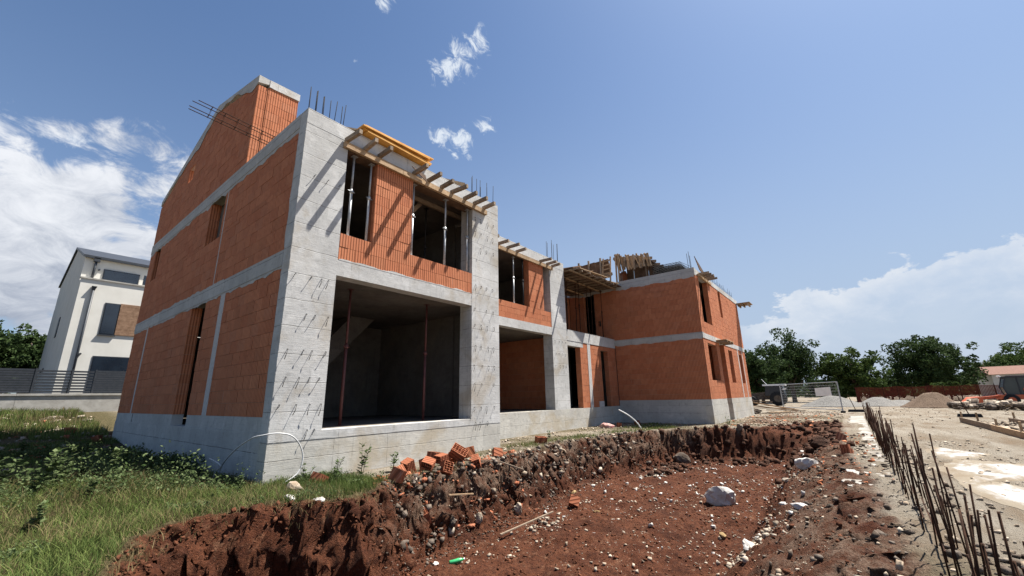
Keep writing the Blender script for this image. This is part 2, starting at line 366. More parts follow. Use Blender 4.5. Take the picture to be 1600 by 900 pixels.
for i in _ix:      # crumble the cut bank with true 3-D noise
    p = Vector(V[i]); a = mn.noise_vector(p*3.1); b_ = mn.noise_vector(p*8.3+Vector((5, 1, 3))); c_ = mn.noise_vector(p*19.); k_ = _w[i]
    V[i, 0] += k_*(.10*a.x+.085*b_.x+.035*c_.x); V[i, 1] += k_*(.13*a.y+.10*b_.y+.04*c_.y); V[i, 2] += k_*(.05*a.z+.075*b_.z+.035*c_.z)
I = (np.arange(ny-1)[:, None]*nx+np.arange(nx-1)[None]).ravel(); F = np.stack([I, I+1, I+nx+1, I+nx], 1)

m, t, b = newmat('earth')
att = t.new('ShaderNodeAttribute', attribute_name='soil').outputs['Fac']      # cut red earth
att2 = t.new('ShaderNodeAttribute', attribute_name='turf').outputs['Fac']     # earth under the grass
att3 = t.new('ShaderNodeAttribute', attribute_name='upper').outputs['Fac']    # dark made ground in the top of the cut
n1 = t.noise(t.pos, 2.2, 6, .65); n2 = t.noise(t.pos, 16, 6, .7); n3 = t.noise(t.pos, 60, 4, .65); n4 = t.noise(t.pos, .35, 4, .6)
red = t.mix(t.ramp(n1, .3, .7), (.064, .021, .0105), (.115, .043, .022))
red = t.mix(t.m('MULTIPLY', t.ramp(n2, .42, .68), .75), red, (.026, .010, .007)); red = t.mix(t.m('MULTIPLY', t.ramp(t.noise(t.pos, 5.5, 6, .7), .55, .7), .5), red, (.20, .105, .062)); red = t.mix(t.m('MULTIPLY', t.ramp(t.noise(t.pos, .8, 4, .6), .5, .66), .45), red, (.030, .012, .008))
red = t.mix(t.m('MULTIPLY', t.ramp(n3, .60, .72), .5), red, (.24, .155, .105))
dark = t.mix(t.ramp(n2, .35, .65), (.060, .034, .022), (.165, .112, .08))
dark = t.mix(t.m('MULTIPLY', t.ramp(n3, .58, .70), .5), dark, (.24, .21, .18))
red = t.mix(t.m('MULTIPLY', att3, t.ramp(n1, .35, .6)), red, dark)
tan = t.mix(t.ramp(n4, .35, .65), (.165, .132, .095), (.215, .185, .145))
tan = t.mix(t.m('MULTIPLY', t.ramp(n1, .5, .75), .55), tan, (.155, .11, .07))
n5 = t.noise(t.new('ShaderNodeMapping', {'Vector': t.pos, 'Rotation': (0, 0, .25), 'Scale': (.35, 2.2, 1)}).outputs[0], .9, 5, .65)
tan = t.mix(t.m('MULTIPLY', t.ramp(n5, .45, .7), .6), tan, (.30, .27, .225)); tan = t.mix(t.m('MULTIPLY', t.ramp(n5, .48, .3), .55), tan, (.15, .10, .06))
tan = t.mix(t.m('MULTIPLY', t.ramp(n2, .55, .75), .4), tan, (.28, .26, .23))
tan = t.mix(t.m('MULTIPLY', t.ramp(n3, .60, .72), .5), tan, (.09, .07, .05))
turf = t.mix(t.ramp(n2, .35, .7), (.05, .045, .02), (.11, .085, .045))
c = t.mix(att2, tan, turf); c = t.mix(att, c, red)
hh = t.m('ADD', t.m('MULTIPLY', n2, .9), t.m('MULTIPLY', n3, .55))
finish(t, c, .95, hh, 1.0, .06, .1)
ground = npmesh('ground', V, F, 'earth', smooth=False)
tag(ground, 'red earth dug out beside grass and pale gravel ground', None, None, 'structure')
D = pit_d(GX, GY); dn = D+.30*fbm(GX, GY, .5, 4, 121)
soil = sm(dn, -.16, .06)
# loose red earth also on the shaded ground far left and round the wing
soil = np.maximum(soil, .8*sm(fbm(GX, GY, 2.2, 4, 130), .04, .16)*(GX < 1)*(GY > 7)*(GY < 16))
soil = np.maximum(soil, .7*sm(fbm(GX, GY, 1.8, 4, 133), .05, .2)*(GX > 14)*(GX < 36)*(GY < 0)*(GY > -7.6))
turf = (1-sm(GX, .6, 2.2))*(GX > -30)*(GY > -9)*1.0
turf = np.maximum(turf, sm(fbm(GX, GY, 1.4, 4, 141), -.05, .1)*(GY > -7.2)*(GX < 27)*.75)
turf = turf*(1-sm(GX, 25, 30))
upper = sm(GX, .2, 1.6)*(1-sm(-GY, 2.6, 3.4))*sm(GZ, -.8, -.35)
upper = np.maximum(upper, sm(-GY, 6.3, 7)*(GX > 0)*.9)
for nme, arr in (('soil', soil), ('turf', turf), ('upper', upper)):
    a = ground.data.attributes.new(nme, 'FLOAT', 'POINT'); a.data.foreach_set('value', np.clip(arr, 0, 1).astype(np.float32).ravel())

# ---------------------------------------------------------------- scattered small stones and clods (uncountable)
def ico():
    p = (1+5**.5)/2
    v = np.array([(-1,p,0),(1,p,0),(-1,-p,0),(1,-p,0),(0,-1,p),(0,1,p),(0,-1,-p),(0,1,-p),(p,0,-1),(p,0,1),(-p,0,-1),(-p,0,1)])/math.sqrt(1+p*p)
    f = np.array([(0,11,5),(0,5,1),(0,1,7),(0,7,10),(0,10,11),(1,5,9),(5,11,4),(11,10,2),(10,7,6),(7,1,8),(3,9,4),(3,4,2),(3,2,6),(3,6,8),(3,8,9),(4,9,5),(2,4,11),(6,2,10),(8,6,7),(9,8,1)])
    return v, f
IV, IF = ico()
CV = np.array([(-1,-1,-1),(1,-1,-1),(1,1,-1),(-1,1,-1),(-1,-1,1),(1,-1,1),(1,1,1),(-1,1,1)])*.62
CF = np.array([t for q in [(0,3,2,1),(4,5,6,7),(0,1,5,4),(1,2,6,5),(2,3,7,6),(3,0,4,7)] for t in ((q[0],q[1],q[2]),(q[0],q[2],q[3]))])
def scatter(name, xs_, ys_, rs, mat, label, flat=.6, sink=.25, zs=None):
    n = len(xs_)
    if zs is None: zs = height(np.asarray(xs_), np.asarray(ys_))
    V = CV[None]*(1+RNG.uniform(-.42, .30, (n, 8, 3)))
    sx = RNG.uniform(.75, 1.35, (n, 1)); V = V*np.stack([sx, 1/sx, np.full_like(sx, 1)*flat*RNG.uniform(.7, 1.3, (n, 1))], -1)
    a = RNG.uniform(0, 6.28, n); b = RNG.normal(0, .7, n); ca, sa, cb, sb = np.cos(a), np.sin(a), np.cos(b), np.sin(b)
    x, y, z = V[..., 0], V[..., 1], V[..., 2]
    x, z = x*cb[:, None]-z*sb[:, None], x*sb[:, None]+z*cb[:, None]
    x, y = x*ca[:, None]-y*sa[:, None], x*sa[:, None]+y*ca[:, None]
    r = np.asarray(rs)[:, None]
    V = np.stack([x*r+np.asarray(xs_)[:, None], y*r+np.asarray(ys_)[:, None], z*r+(zs+np.asarray(rs)*(flat-sink*1.2))[:, None]], -1).reshape(-1, 3)
    F = (CF[None]+(np.arange(n)*8)[:, None, None]).reshape(-1, 3)
    return tag(npmesh(name, V, F, mat), label, None, None, 'stuff')
def lograd(n, a, b, k=2.2): return a*(b/a)**(RNG.random(n)**k)
def pts(n, x0, x1, y0, y1, cond=None):
    x = RNG.uniform(x0, x1, n*3); y = RNG.uniform(y0, y1, n*3)
    if cond is not None: k = cond(x, y); x, y = x[k], y[k]
    return x[:n], y[:n]
inpit = lambda a, b: (lambda x, y: (lambda d: (d > a) & (d < b))(pit_d(x, y)))
x, y = pts(6500, -2.4, 15, -8, -1.2, inpit(.5, 9)); patch = fbm(x, y, 1.0, 4, 201)+RNG.normal(0, .06, len(x)) > .0; x, y = x[patch], y[patch]
tag(scatter('pebble', x, y, lograd(len(x), .006, .045, 3.4), 'pale_stone', 'small pale stones strewn over the red pit floor'), None, 'pebbles')
x, y = pts(2600, .6, 9, -2.6, -1.0, inpit(-.1, .75)); tag(scatter('soil_chip', x, y, lograd(len(x), .006, .03, 2.2), 'grey_rubble', 'crumbs of grey earth over the bank face', .6, .3), None, 'soil')
x, y = np.concatenate([RNG.normal(3.95, .35, 260), RNG.normal(10.8, .8, 260), RNG.normal(7.6, .5, 90), RNG.normal(4.2, .6, 120)]), np.concatenate([RNG.normal(-6.35, .22, 260), RNG.normal(-2.6, .22, 260), RNG.normal(-6.3, .35, 90), RNG.normal(-2.7, .15, 120)]); tag(scatter('pebble', x, y, lograd(len(x), .010, .06, 2.6), 'pale_stone', 'little drifts of cream stone chips on the pit floor'), None, 'pebbles')
x, y = pts(420, 4, 15, -6.9, -1.6, inpit(.6, 9)); tag(scatter('pebble', x, y, lograd(len(x), .012, .075, 3.2), 'white_stone', 'bright white stone chips in the far half of the pit'), None, 'pebbles')
x, y = pts(15000, -2.5, 15, -7.5, -1.0, inpit(-.05, 8)); tag(scatter('soil_clod', x, y, lograd(len(x), .008, .045, 3.0), 'soil_clod', 'crumbled red soil clods lying all over the pit', .5, .4), None, 'soil')
x, y = pts(4200, -2.5, 14, -4.0, -.6, inpit(-.05, .75)); tag(scatter('soil_clod', x, y, lograd(len(x), .010, .045, 2.6), 'soil_clod', 'dark lumps of earth on the steep cut bank', .8, .4), None, 'soil')
x, y = pts(900, 10, 19, -7.2, -1.6, inpit(-.1, 1.6)); tag(scatter('soil_clod', x, y, lograd(len(x), .03, .15, 2.2), 'dark_clod', 'big dark clods along the far face of the pit', .8, .4), None, 'soil')
x, y = pts(2200, 1.0, 12, -2.9, -.5, inpit(-.12, .42)); tag(scatter('rubble', x, y, lograd(len(x), .010, .085, 2.6), 'grey_rubble', 'grey rubble bedded in the top of the cut bank', .7, .35), None, 'rubble')
x, y = pts(420, 1.4, 11, -2.6, -.8, inpit(-.12, .40)); tag(scatter('rubble', x, y, lograd(len(x), .010, .10, 3.0), 'pale_stone', 'whitish broken stone in the top of the bank'), None, 'rubble')
x, y = pts(1700, -1, 14, -8.6, -6.2, inpit(-1.1, 1.1)); tag(scatter('rubble', x, y, lograd(len(x), .008, .06, 2.6), 'grey_rubble', 'mixed brown rubble along the foot of the starter bars', .6), None, 'rubble')
x, y = pts(420, -1, 12, -8.6, -6.4, inpit(-1.1, 1.0)); tag(scatter('rubble', x, y, lograd(len(x), .008, .07, 2.8), 'pale_stone', 'pale broken stone among the starter bars'), None, 'rubble')
x, y = pts(900, 3.4, 16.5, -1.6, 1.4, lambda x, y: (pit_d(x, y) < .1) & ((y < 1.5))); tag(scatter('mortar_crumb', x, y, lograd(len(x), .012, .06, 2), 'pale_stone', 'mortar crumbs and chips on the strip below the plinth'), None, 'rubble')
x, y = pts(420, -4.5, .1, 3.5, 17); tag(scatter('rubble', x, y, lograd(len(x), .015, .13, 2.2), 'pale_stone', 'builders rubble in the shade left of the wall', .5), None, 'rubble')
x, y = pts(150, -4.5, .1, 5, 17); tag(scatter('brick_shard', x, y, lograd(len(x), .02, .12, 1.8), 'clay_block_dusty', 'clay shards in the shade left of the wall', .4), None, 'brick rubble')
x, y = pts(260, -3.5, .2, 12.3, 24); tag(scatter('rubble', x, y, lograd(len(x), .03, .16, 2), 'pale_stone', 'pale stones in the rough grass by the boundary wall'), None, 'rubble')
x, y = pts(900, 15, 34, -7.2, -2.9, lambda x, y: pit_d(x, y) < 0); tag(scatter('rubble', x, y, lograd(len(x), .015, .08, 2), 'pale_stone', 'stones on the trodden ground past the wing'), None, 'rubble')
x, y = pts(1800, -.5, 13, -10.2, -8.25); tag(scatter('rubble', x, y, lograd(len(x), .006, .05, 3.0), 'pale_stone', 'stone chips on the yard side of the starter bars', .5), None, 'rubble')
x, y = pts(1500, 2, 40, -20, -8.6); tag(scatter('gravel', x, y, lograd(len(x), .012, .06, 2.4), 'pale_stone', 'loose gravel over the pale yard', .6), None, 'gravel')

# ---------------------------------------------------------------- the houses under construction
CAMV = Vector(CAM)
class House:
    def __init__(s, label, loc):
        s.o = thing('unfinished_house', label, 'house', loc, 'terraced houses under construction'); s.blocks = []; s.mortar = MB()
    def conc(s, name, mat, *boxes, label=None):
        for bx in boxes:
            mb = MB(); mb.box(*bx); part(name, mb, mat, s.o, label=label)
    def bricks(s, ax, c0, c1, u0, u1, z0, z1, openings=(), poly=None, out=0, L=.375, Hh=.249, mat='clay_block'):
        """wall in the plane x=const ('x', u=y) or y=const ('y', u=x); out: the coordinate (c0 or c1) that faces outside"""
        cuts = {z0, z1}
        for (a, b_, za, zb) in openings:
            for q in (za, zb):
                if z0+.05 < q < z1-.05: cuts.add(q)
        cuts = sorted(cuts); rows = []
        for a, b_ in zip(cuts, cuts[1:]):
            n = max(1, round((b_-a)/Hh)); rows += [(a+(b_-a)*i/n, a+(b_-a)*(i+1)/n) for i in range(n)]
        for ri, (za, zb) in enumerate(rows):
            iv = [(u0, u1)]; zm = (za+zb)/2
            for (a, b_, oa, ob) in openings:
                if oa < zm < ob:
                    nv = []
                    for p, q in iv:
                        if b_ <= p or a >= q: nv.append((p, q)); continue
                        if a > p: nv.append((p, a))
                        if b_ < q: nv.append((b_, q))
                    iv = nv
            for p, q in iv:
                if q-p < .03: continue
                off = u0+(ri % 2)*L/2+random.uniform(-.02, .02)
                e = [p]; k = math.floor((p-off)/L)+1
                while off+k*L < q-.05:
                    if off+k*L > e[-1]+.06: e.append(off+k*L)
                    k += 1
                e.append(q)
                for a, b_ in zip(e, e[1:]):
                    cell = [(a+.003, za+.003), (b_-.003, za+.003), (b_-.003, zb-.003), (a+.003, zb-.003)]
                    if poly: cell = clip(cell, poly)
                    if len(cell) < 3: continue
                    j = random.uniform(-.003, .003)
                    s.blocks.append((ax, c0+j, c1+j, cell, out, mat))
                mc = [(p+.012, za), (q-.012, za), (q-.012, zb), (p+.012, zb)]
                if poly: mc = clip(mc, [(u, z-.0) for u, z in poly])
                if len(mc) >= 3: s.mortar.prism(mc, ax, min(c0, c1)+.016, max(c0, c1)-.016)
    def finish(s, limit=296):
        sc_ = []
        for i, (ax, c0, c1, cell, out, mat) in enumerate(s.blocks):
            us = [p[0] for p in cell]; zs = [p[1] for p in cell]; uc = sum(us)/len(us); zc = sum(zs)/len(zs)
            area = (max(us)-min(us))*(max(zs)-min(zs)); P = Vector((out, uc, zc)) if ax == 'x' else Vector((uc, out, zc))
            d = P-CAMV; other = c1 if abs(out-c0) < .02 else c0
            nrm = (Vector((1, 0, 0)) if ax == 'x' else Vector((0, 1, 0)))*(1 if out > other else -1)
            vis = -d.dot(nrm)/d.length if (nrm.x < 0 or nrm.y < 0) else -1
            sc_.append((-(area*max(vis, 0)/d.length**2), i))
        sc_.sort(); top = {i for _, i in sc_[:limit]}; rest = {}
        for i, (ax, c0, c1, cell, out, mat) in enumerate(s.blocks):
            if i in top:
                mb = MB(); mb.prism(cell, ax, c0, c1); part('brick', mb, mat, s.o)
            else: rest.setdefault(mat, MB()).prism(cell, ax, c0, c1)
        big = None
        if len(rest) > 0:
            allm = MB(); 
            for mb in rest.values(): allm.add(mb.v, mb.f)
            part('brick', allm, list(rest)[0], s.o, kind='stuff')
        part('mortar', s.mortar, 'mortar', s.o)
def clip(poly, conv):
    """Sutherland-Hodgman against a convex counter-clockwise polygon"""
    out = poly
    for i in range(len(conv)):
        ax, ay = conv[i]; bx, by = conv[(i+1) % len(conv)]
        side = lambda p: (bx-ax)*(p[1]-ay)-(by-ay)*(p[0]-ax)
        res = []
        for j in range(len(out)):
            p, q = out[j], out[(j+1) % len(out)]; sp, sq = side(p), side(q)
            if sp >= 0: res.append(p)
            if (sp >= 0) != (sq >= 0):
                t_ = sp/(sp-sq); res.append((p[0]+t_*(q[0]-p[0]), p[1]+t_*(q[1]-p[1])))
        out = res
        if not out: return []
    return out
Z1, ZB, ZC, ZD, ZE, ZF = .83, 1.087, 3.84, 4.165, 6.86, 7.2   # sill slab, brick foot, band, band top, ring beam, top

# --- end house (gable end nearest the camera)
h1 = House('orange clay block end house with grey concrete corner pier and tall stepped gable', (0, 0, 0))
h1.conc('plinth', 'plinth_concrete', (0, 6.0, 0, .30, -1.4, Z1-.16), label='pale stained concrete plinth under the big opening')
h1.conc('plinth', 'grey_concrete', (0.002, .3, .302, 12.25, -1.2, Z1))
h1.conc('sill', 'concrete', (.003, 6.004, -.004, .30, Z1-.158, Z1))
h1.conc('upstand', 'grey_concrete', (.012, .25, .30, 4.52, Z1+.002, ZB), (.012, .25, 5.72, 9.9, Z1+.002, ZB), (.012, .25, 9.98, 12.25, Z1+.002, ZB))
h1.conc('pier', 'concrete', (0, .925, 0, .30, Z1+.002, ZE-.002), label='wide concrete corner pier with bent tie wires')
h1.conc('pier', 'concrete', (4.86, 6.0, 0, .45, Z1+.002, ZE-.002))
h1.conc('side_wall', 'inner_shade_concrete', (5.78, 6.0, .452, 1.62, Z1, ZE-.002))
h1.conc('beam', 'concrete', (.927, 4.858, .004, .30, 3.80, 4.13), (.0, 6.0, -.003, .30, ZE, ZF))
h1.conc('ring_beam', 'grey_concrete', (-.004, .25, .302, 12.25, ZC, ZD), (-.004, .25, .302, 12.255, ZE, ZF))
h1.conc('concrete_strip', 'strip_concrete', (.006, .24, 3.22, 3.5, ZB, ZC-.002), (.008, .24, 10.22, 10.36, ZB, ZC-.002), (.006, .1, 4.22, 4.26, ZD+.002, ZE-.002), label='pale vertical concrete strip in the block wall')
h1.bricks('x', 0.012, .25, .302, 3.22, ZB, ZC, out=.012)
h1.bricks('x', 0.012, .25, 3.5, 10.22, ZB, ZC, [(4.54, 5.70, 0, ZC+.1)], out=.012)
h1.bricks('x', 0.012, .25, 10.36, 12.25, ZB, ZC, out=.012)
h1.bricks('x', 0.012, .25, .302, 12.25, ZD, ZE, [(4.42, 5.58, 5.53, 7), (10.8, 11.5, 5.65, 7)], out=.012)
GPOLY = [(3.3, ZF), (12.25, ZF), (12.25, 8.78), (6.7, 10.42), (3.3, 9.62)]
h1.bricks('x', 0.012, .25, 3.3, 12.25, ZF, 10.5, [(8.3, 8.92, 8.66, 9.2)], poly=GPOLY, out=.012)
h1.bricks('y', 3.29, 3.54, .252, 1.05, ZF, 9.7, out=3.29, poly=[(0.2, ZF), (1.05, ZF), (1.05, 9.70), (0.2, 9.66)])
mb = MB()
ys_ = [3.28+i*(12.26-3.28)/60 for i in range(61)]; tz = lambda y_: 9.9+(y_-3.28)*.228 if y_ < 6.7 else 10.68-(y_-6.7)*.2914
dp_ = lambda y_: .20+.07*math.sin(y_*2.1)+.04*math.sin(y_*7+1)+.34*math.exp(-((y_-8.2)/.75)**2)+.12*math.exp(-((y_-3.9)/.5)**2)
for y_ in ys_: mb.v += [(-.006, y_, tz(y_)-dp_(y_)), (-.006, y_, tz(y_)), (.27, y_, tz(y_)), (.27, y_, tz(y_)-.15)]
for i in range(60):
    for j in range(4): mb.f.append((i*4+j, i*4+(j+1) % 4, i*4+4+(j+1) % 4, i*4+4+j))
mb.f += [(0, 1, 2, 3), (240, 241, 242, 243)]
part('gable_coping', mb, 'grey_concrete', h1.o, label='rough concrete coping along the gable')
mb = MB(); mb.prism([(.27, 9.67), (1.07, 9.72), (1.07, 9.93), (.27, 9.9)], 'y', 3.27, 3.56); part('gable_coping', mb, 'concrete', h1.o)
OPF = [(.95, 1.68, 4.72, 6.9), (2.72, 4.84, 4.72, 6.9)]
h1.bricks('y', .008, .30, .93, 4.855, 4.135, ZE, OPF, out=.008)
# inside
h1.conc('floor_slab', 'inner_shade_concrete', (.3, 5.9, .302, 12, .62, Z1-.01), (.26, 5.95, .31, 11.9, 3.86, 4.1), (.26, 5.98, .31, 11.9, 6.94, 7.16))
h1.conc('inner_wall', 'inner_shade_concrete', (5.72, 5.98, 1.64, 12.1, Z1, 3.85), (2.9, 5.7, 5.4, 5.6, Z1, 3.85), (.26, 5.98, 12.0, 12.24, Z1, 3.85), (5.72, 5.98, 1.64, 12.1, 4.11, 6.93), (.26, 5.98, 12.0, 12.24, 4.11, 6.93), (.26, 5.7, 5.4, 5.6, 4.11, 6.93))
mb = MB(); mb.prism([(1.0, .84), (1.6, .84), (4.4, 3.85), (3.6, 3.85)], 'y', 3.9, 5.3); part('stair_flight', mb, 'inner_shade_concrete', h1.o)
# tie wires left hanging from the piers
def ties(house, xs_, zs_, yface=-.003, ln=.19):
    for z in zs_:
        for x_ in xs_:
            if random.random() < .12: continue
            q = x_+random.uniform(-.05, .05); L_ = ln*random.uniform(.45, 1.2); mb = MB()
            mb.tube([(q, yface+.02, z), (q-.005, yface-.035, z-.012), (q-random.uniform(.03, .05), yface-.06, z-L_*.55), (q-random.uniform(.05, .075), yface-.05, z-L_)], .0062, 5)
            part('tie_wire', mb, 'dark_steel', house.o, True)
ties(h1, [.16, .39, .62, .82], [3.66, 2.93, 2.26, 1.77, 1.30, .86])
ties(h1, [.3, .58, .82], [5.78])
ties(h1, [4.98, 5.22, 5.48, 5.74], [6.46, 6.02, 5.55, 4.42, 3.75, 3.3, 2.72, 2.2, 1.72, 1.12, .74])
for (x_, y_, h_, tx, ty) in [(.04,.09,.58,0,0),(.09,.2,.6,0,0),(.18,.1,.57,0,0),(.24,.2,.67,0,0),(.33,.1,.52,0,0),(.4,.2,.62,-.01,0),(.5,.12,.54,0,0),(.62,.15,.65,.05,.02),(.76,.12,.55,.01,0),(.83,.16,.67,.04,0), (4.95,.12,.6,0,0),(5.05,.2,.72,0,0),(5.14,.1,.62,0,0),(5.3,.12,.66,.02,0),(5.42,.2,.5,0,0),(5.6,.1,.68,0,0),(5.72,.2,.6,0,0),(5.88,.1,.7,.03,0)]:
    mb = MB(); mb.tube([(x_, y_, 7.1), (x_+tx, y_+ty, 7.2+h_)], .008, 5); part('starter_bar', mb, 'dark_steel', h1.o, True)
# reinforcement along the gable coping
for k in range(2):
    mb = MB(); mb.tube([(.08+.12*k, 3.9, 9.98+.1), (.08+.12*k, 6.55, 10.75)], .007, 5); part('coping_bar', mb, 'dark_steel', h1.o)
mb = MB()
for i in range(15):
    y_ = 3.9+i*.18; z_ = 9.9+(y_-3.3)*.229; mb.tube([(.08, y_, z_), (.08, y_, z_+.09), (.20, y_, z_+.09), (.20, y_, z_)], .005, 4)
part('stirrup_row', mb, 'dark_steel', h1.o, kind=None)
# chimney stub behind the formwork
h1.bricks('y', 1.3, 1.65, 5.35, 5.95, ZF, 8.1, out=1.3)
h1.finish()

def ragged(house, ax, c, u0, u1, z, drop, thick=.006, mat='grey_concrete', seed=0, up=False):
    n = int((u1-u0)/.05); us = np.linspace(u0, u1, n); nz = (fbm(us, us*0+seed, .35, 4, 700+seed)+.5)**1.6*drop*1.8; mb = MB()
    for i, u in enumerate(us):
        zz = z+nz[i] if up else z-nz[i]
        for cc in (c, c+.03):
            for zq in (zz, z+(-.0 if up else .0)): mb.v.append((cc, u, zq) if ax == 'x' else (u, cc, zq))
    for i in range(n-1):
        a = i*4
        for j, k in ((0, 1), (1, 3), (3, 2), (2, 0)): mb.f.append((a+j, a+k, a+4+k, a+4+j))
    part('concrete_spill', mb, mat, house.o)
ragged(h1, 'x', .005, .31, 12.2, ZC-.0005, .09, seed=1); ragged(h1, 'x', .005, .31, 12.2, ZE-.0005, .12, seed=2); ragged(h1, 'x', .005, 3.5, 10.2, ZD+.0005, .05, seed=3, up=True)
ragged(h1, 'y', .001, .95, 4.8, 4.1305, .05, mat='concrete', seed=4, up=True)
for k_, (u_, a, b_) in enumerate([(.301, ZB, ZC-.1), (.301, ZD+.06, ZE-.12)]):
    zs_ = np.linspace(a, b_, 40); w_ = (fbm(zs_, zs_*0+k_, .4, 4, 720)+.5)**1.5*.09; mb = MB()
    for i in range(40): mb.v += [(.006, u_, zs_[i]), (.006, u_+w_[i], zs_[i]), (.03, u_, zs_[i]), (.03, u_+w_[i], zs_[i])]
    for i in range(39):
        for j, k in ((0, 1), (1, 3), (3, 2), (2, 0)): mb.f.append((i*4+j, i*4+k, i*4+4+k, i*4+4+j))
    part('concrete_spill', mb, 'grey_concrete', h1.o)

# --- middle house: set back 1.6 m
Y2 = 1.6
h2 = House('set-back middle house with second large opening, two doorways and a propped loggia', (6, Y2, 0))
h2.conc('plinth', 'plinth_concrete', (6.002, 17.36, Y2, Y2+.3, -1.2, Z1-.003), label='pale stained plinth of the middle house')
h2.conc('pier', 'concrete', (11.33, 12.5, Y2, Y2+.45, Z1, ZE))
h2.conc('beam', 'concrete', (6.002, 11.328, Y2+.004, Y2+.3, 3.83, 4.15), (12.502, 17.34, Y2-.004, Y2+.3, 3.72, 4.2), (6.002, 12.5, Y2-.003, Y2+.3, ZE+.002, ZF+.02))
h2.conc('lintel', 'concrete', (12.502, 13.9, Y2+.006, Y2+.3, 3.5, 3.718))
h2.bricks('y', Y2+.01, Y2+.26, 6.0, 11.33, 4.15, ZE, [(6.0, 9.8, 4.78, 7), (10.82, 11.36, 4.78, 7)], out=Y2+.01)
h2.bricks('y', Y2+.012, Y2+.26, 13.62, 14.3, Z1, 3.5, out=Y2+.012)
h2.bricks('y', Y2+.012, Y2+.26, 13.9, 14.3, 3.5, 3.71, out=Y2+.012)
h2.bricks('y', Y2+.012, Y2+.26, 14.58, 17.34, Z1, 3.71, [(15.66, 16.46, 0, 3.5)], out=Y2+.012)
h2.conc('concrete_strip', 'strip_concrete', (14.3, 14.58, Y2+.003, Y2+.24, Z1, 3.718), (15.15, 15.64, Y2-.01, Y2+.01, Z1, 1.09))
# loggia back wall and ceiling
h2.bricks('y', 4.2, 4.45, 12.3, 17.34, 4.2, ZE, [(13.2, 14.2, 4.2, 6.5)], out=4.2)
h2.bricks('x', 12.5, 12.72, 3.1, 4.2, 4.2, ZE, out=12.72)
h2.conc('floor_slab', 'inner_shade_concrete', (6.0, 17.3, Y2+.302, 12, .62, Z1-.012), (6.01, 17.34, Y2+.31, 11.9, 3.87, 4.12), (6.01, 12.5, Y2+.31, 11.9, 6.94, 7.16), (12.52, 17.33, 4.46, 11.9, 6.94, 7.16))
h2.conc('inner_wall', 'inner_shade_concrete', (6.01, 17.3, 12.0, 12.24, Z1, 6.93), (12.2, 12.46, 2.06, 12, Z1, 3.86), (12.2, 12.46, 3.12, 12, 4.13, 6.93), (6.02, 12.1, 6.0, 6.2, 4.13, 6.93), (13.9, 17.3, 5.2, 5.4, Z1, 3.86))
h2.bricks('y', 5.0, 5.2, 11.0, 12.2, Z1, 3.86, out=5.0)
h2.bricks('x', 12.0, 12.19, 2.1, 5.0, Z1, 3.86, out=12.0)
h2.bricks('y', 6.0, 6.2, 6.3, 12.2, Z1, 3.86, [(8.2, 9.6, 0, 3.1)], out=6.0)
h2.conc('column', 'inner_shade_concrete', (10.6, 10.98, 4.7, 5.0, Z1, 3.86))
ties(h2, [11.5, 11.78, 12.05, 12.3], [3.62, 3.1, 2.6], Y2-.003, .13)
for (x_, y_, h_) in [(11.45,1.75,.8),(11.6,1.9,.95),(11.72,1.7,1.0),(11.95,1.75,.85),(12.05,1.9,1.0),(12.2,1.72,.95),(12.36,1.8,1.02)]:
    mb = MB(); mb.tube([(x_, y_, 7.1), (x_+.03, y_, 7.2+h_)], .009, 5); part('starter_bar', mb, 'dark_steel', h2.o, True)
h2.finish()

# --- wing
YW = -2.8
h3 = House('projecting orange block wing with shaded side wall and narrow front windows', (17.35, YW, 0))
h3.conc('plinth', 'grey_concrete', (17.35, 17.65, YW+.302, 1.598, -1.2, Z1), label='shaded grey plinth on the side of the wing')
h3.conc('plinth', 'plinth_concrete', (17.352, 20.4, YW, YW+.3, -1.2, Z1-.002), (21.45, 27.1, YW, YW+.3, -1.2, Z1-.002), (20.4, 21.45, YW+1.0, YW+1.3, -1.2, Z1), (20.2, 20.4, YW+.302, YW+1.3, -1.2, Z1), (21.45, 21.65, YW+.302, YW+1.3, -1.2, Z1))
h3.conc('upstand', 'grey_concrete', (17.362, 17.6, YW+.012, 1.598, Z1+.002, ZB))
h3.conc('upstand', 'plinth_concrete', (17.602, 20.4, YW+.012, YW+.3, Z1+.002, ZB), (21.45, 27.1, YW+.012, YW+.3, Z1+.002, ZB))
h3.conc('ring_beam', 'grey_concrete', (17.346, 17.6, YW, 4.19, ZC+.02, ZD-.03), (17.346, 17.6, YW, 4.5, ZE+.04, 7.28))
h3.conc('ring_beam', 'concrete', (17.602, 27.1, YW-.003, YW+.25, ZC+.02, ZD-.06), (17.602, 27.1, YW-.003, YW+.25, ZE+.12, 7.24))
h3.conc('concrete_strip', 'strip_concrete', (24.75, 24.95, YW+.004, YW+.25, ZB, ZC+.018), (26.1, 26.25, YW+.004, YW+.25, ZB, ZC+.018))
h3.bricks('x', 17.362, 17.6, YW+.012, 1.598, ZB, ZC+.02, out=17.362)
h3.bricks('x', 17.362, 17.6, YW+.012, 4.19, ZD-.03, ZE+.04, [(2.3, 2.5, 5.0, 5.3), (2.62, 3.28, 4.1, ZE+.1)], out=17.362)
h3.bricks('y', YW+.012, YW+.25, 17.602, 20.4, ZB, ZC+.02, [(18.04, 19.7, 1.95, 3.68)], out=YW+.012)
h3.bricks('y', YW+.012, YW+.25, 21.45, 24.75, ZB, ZC+.02, [(22.3, 23.25, 1.9, 3.66)], out=YW+.012)
h3.bricks('y', YW+.012, YW+.25, 24.95, 26.1, ZB, ZC+.02, [(25.1, 25.95, 1.9, 3.6)], out=YW+.012)
h3.bricks('y', YW+.012, YW+.25, 26.25, 27.1, ZB, ZC+.02, out=YW+.012)
h3.bricks('y', YW+1.0, YW+1.25, 20.4, 21.45, Z1, ZC, out=YW+1.0)
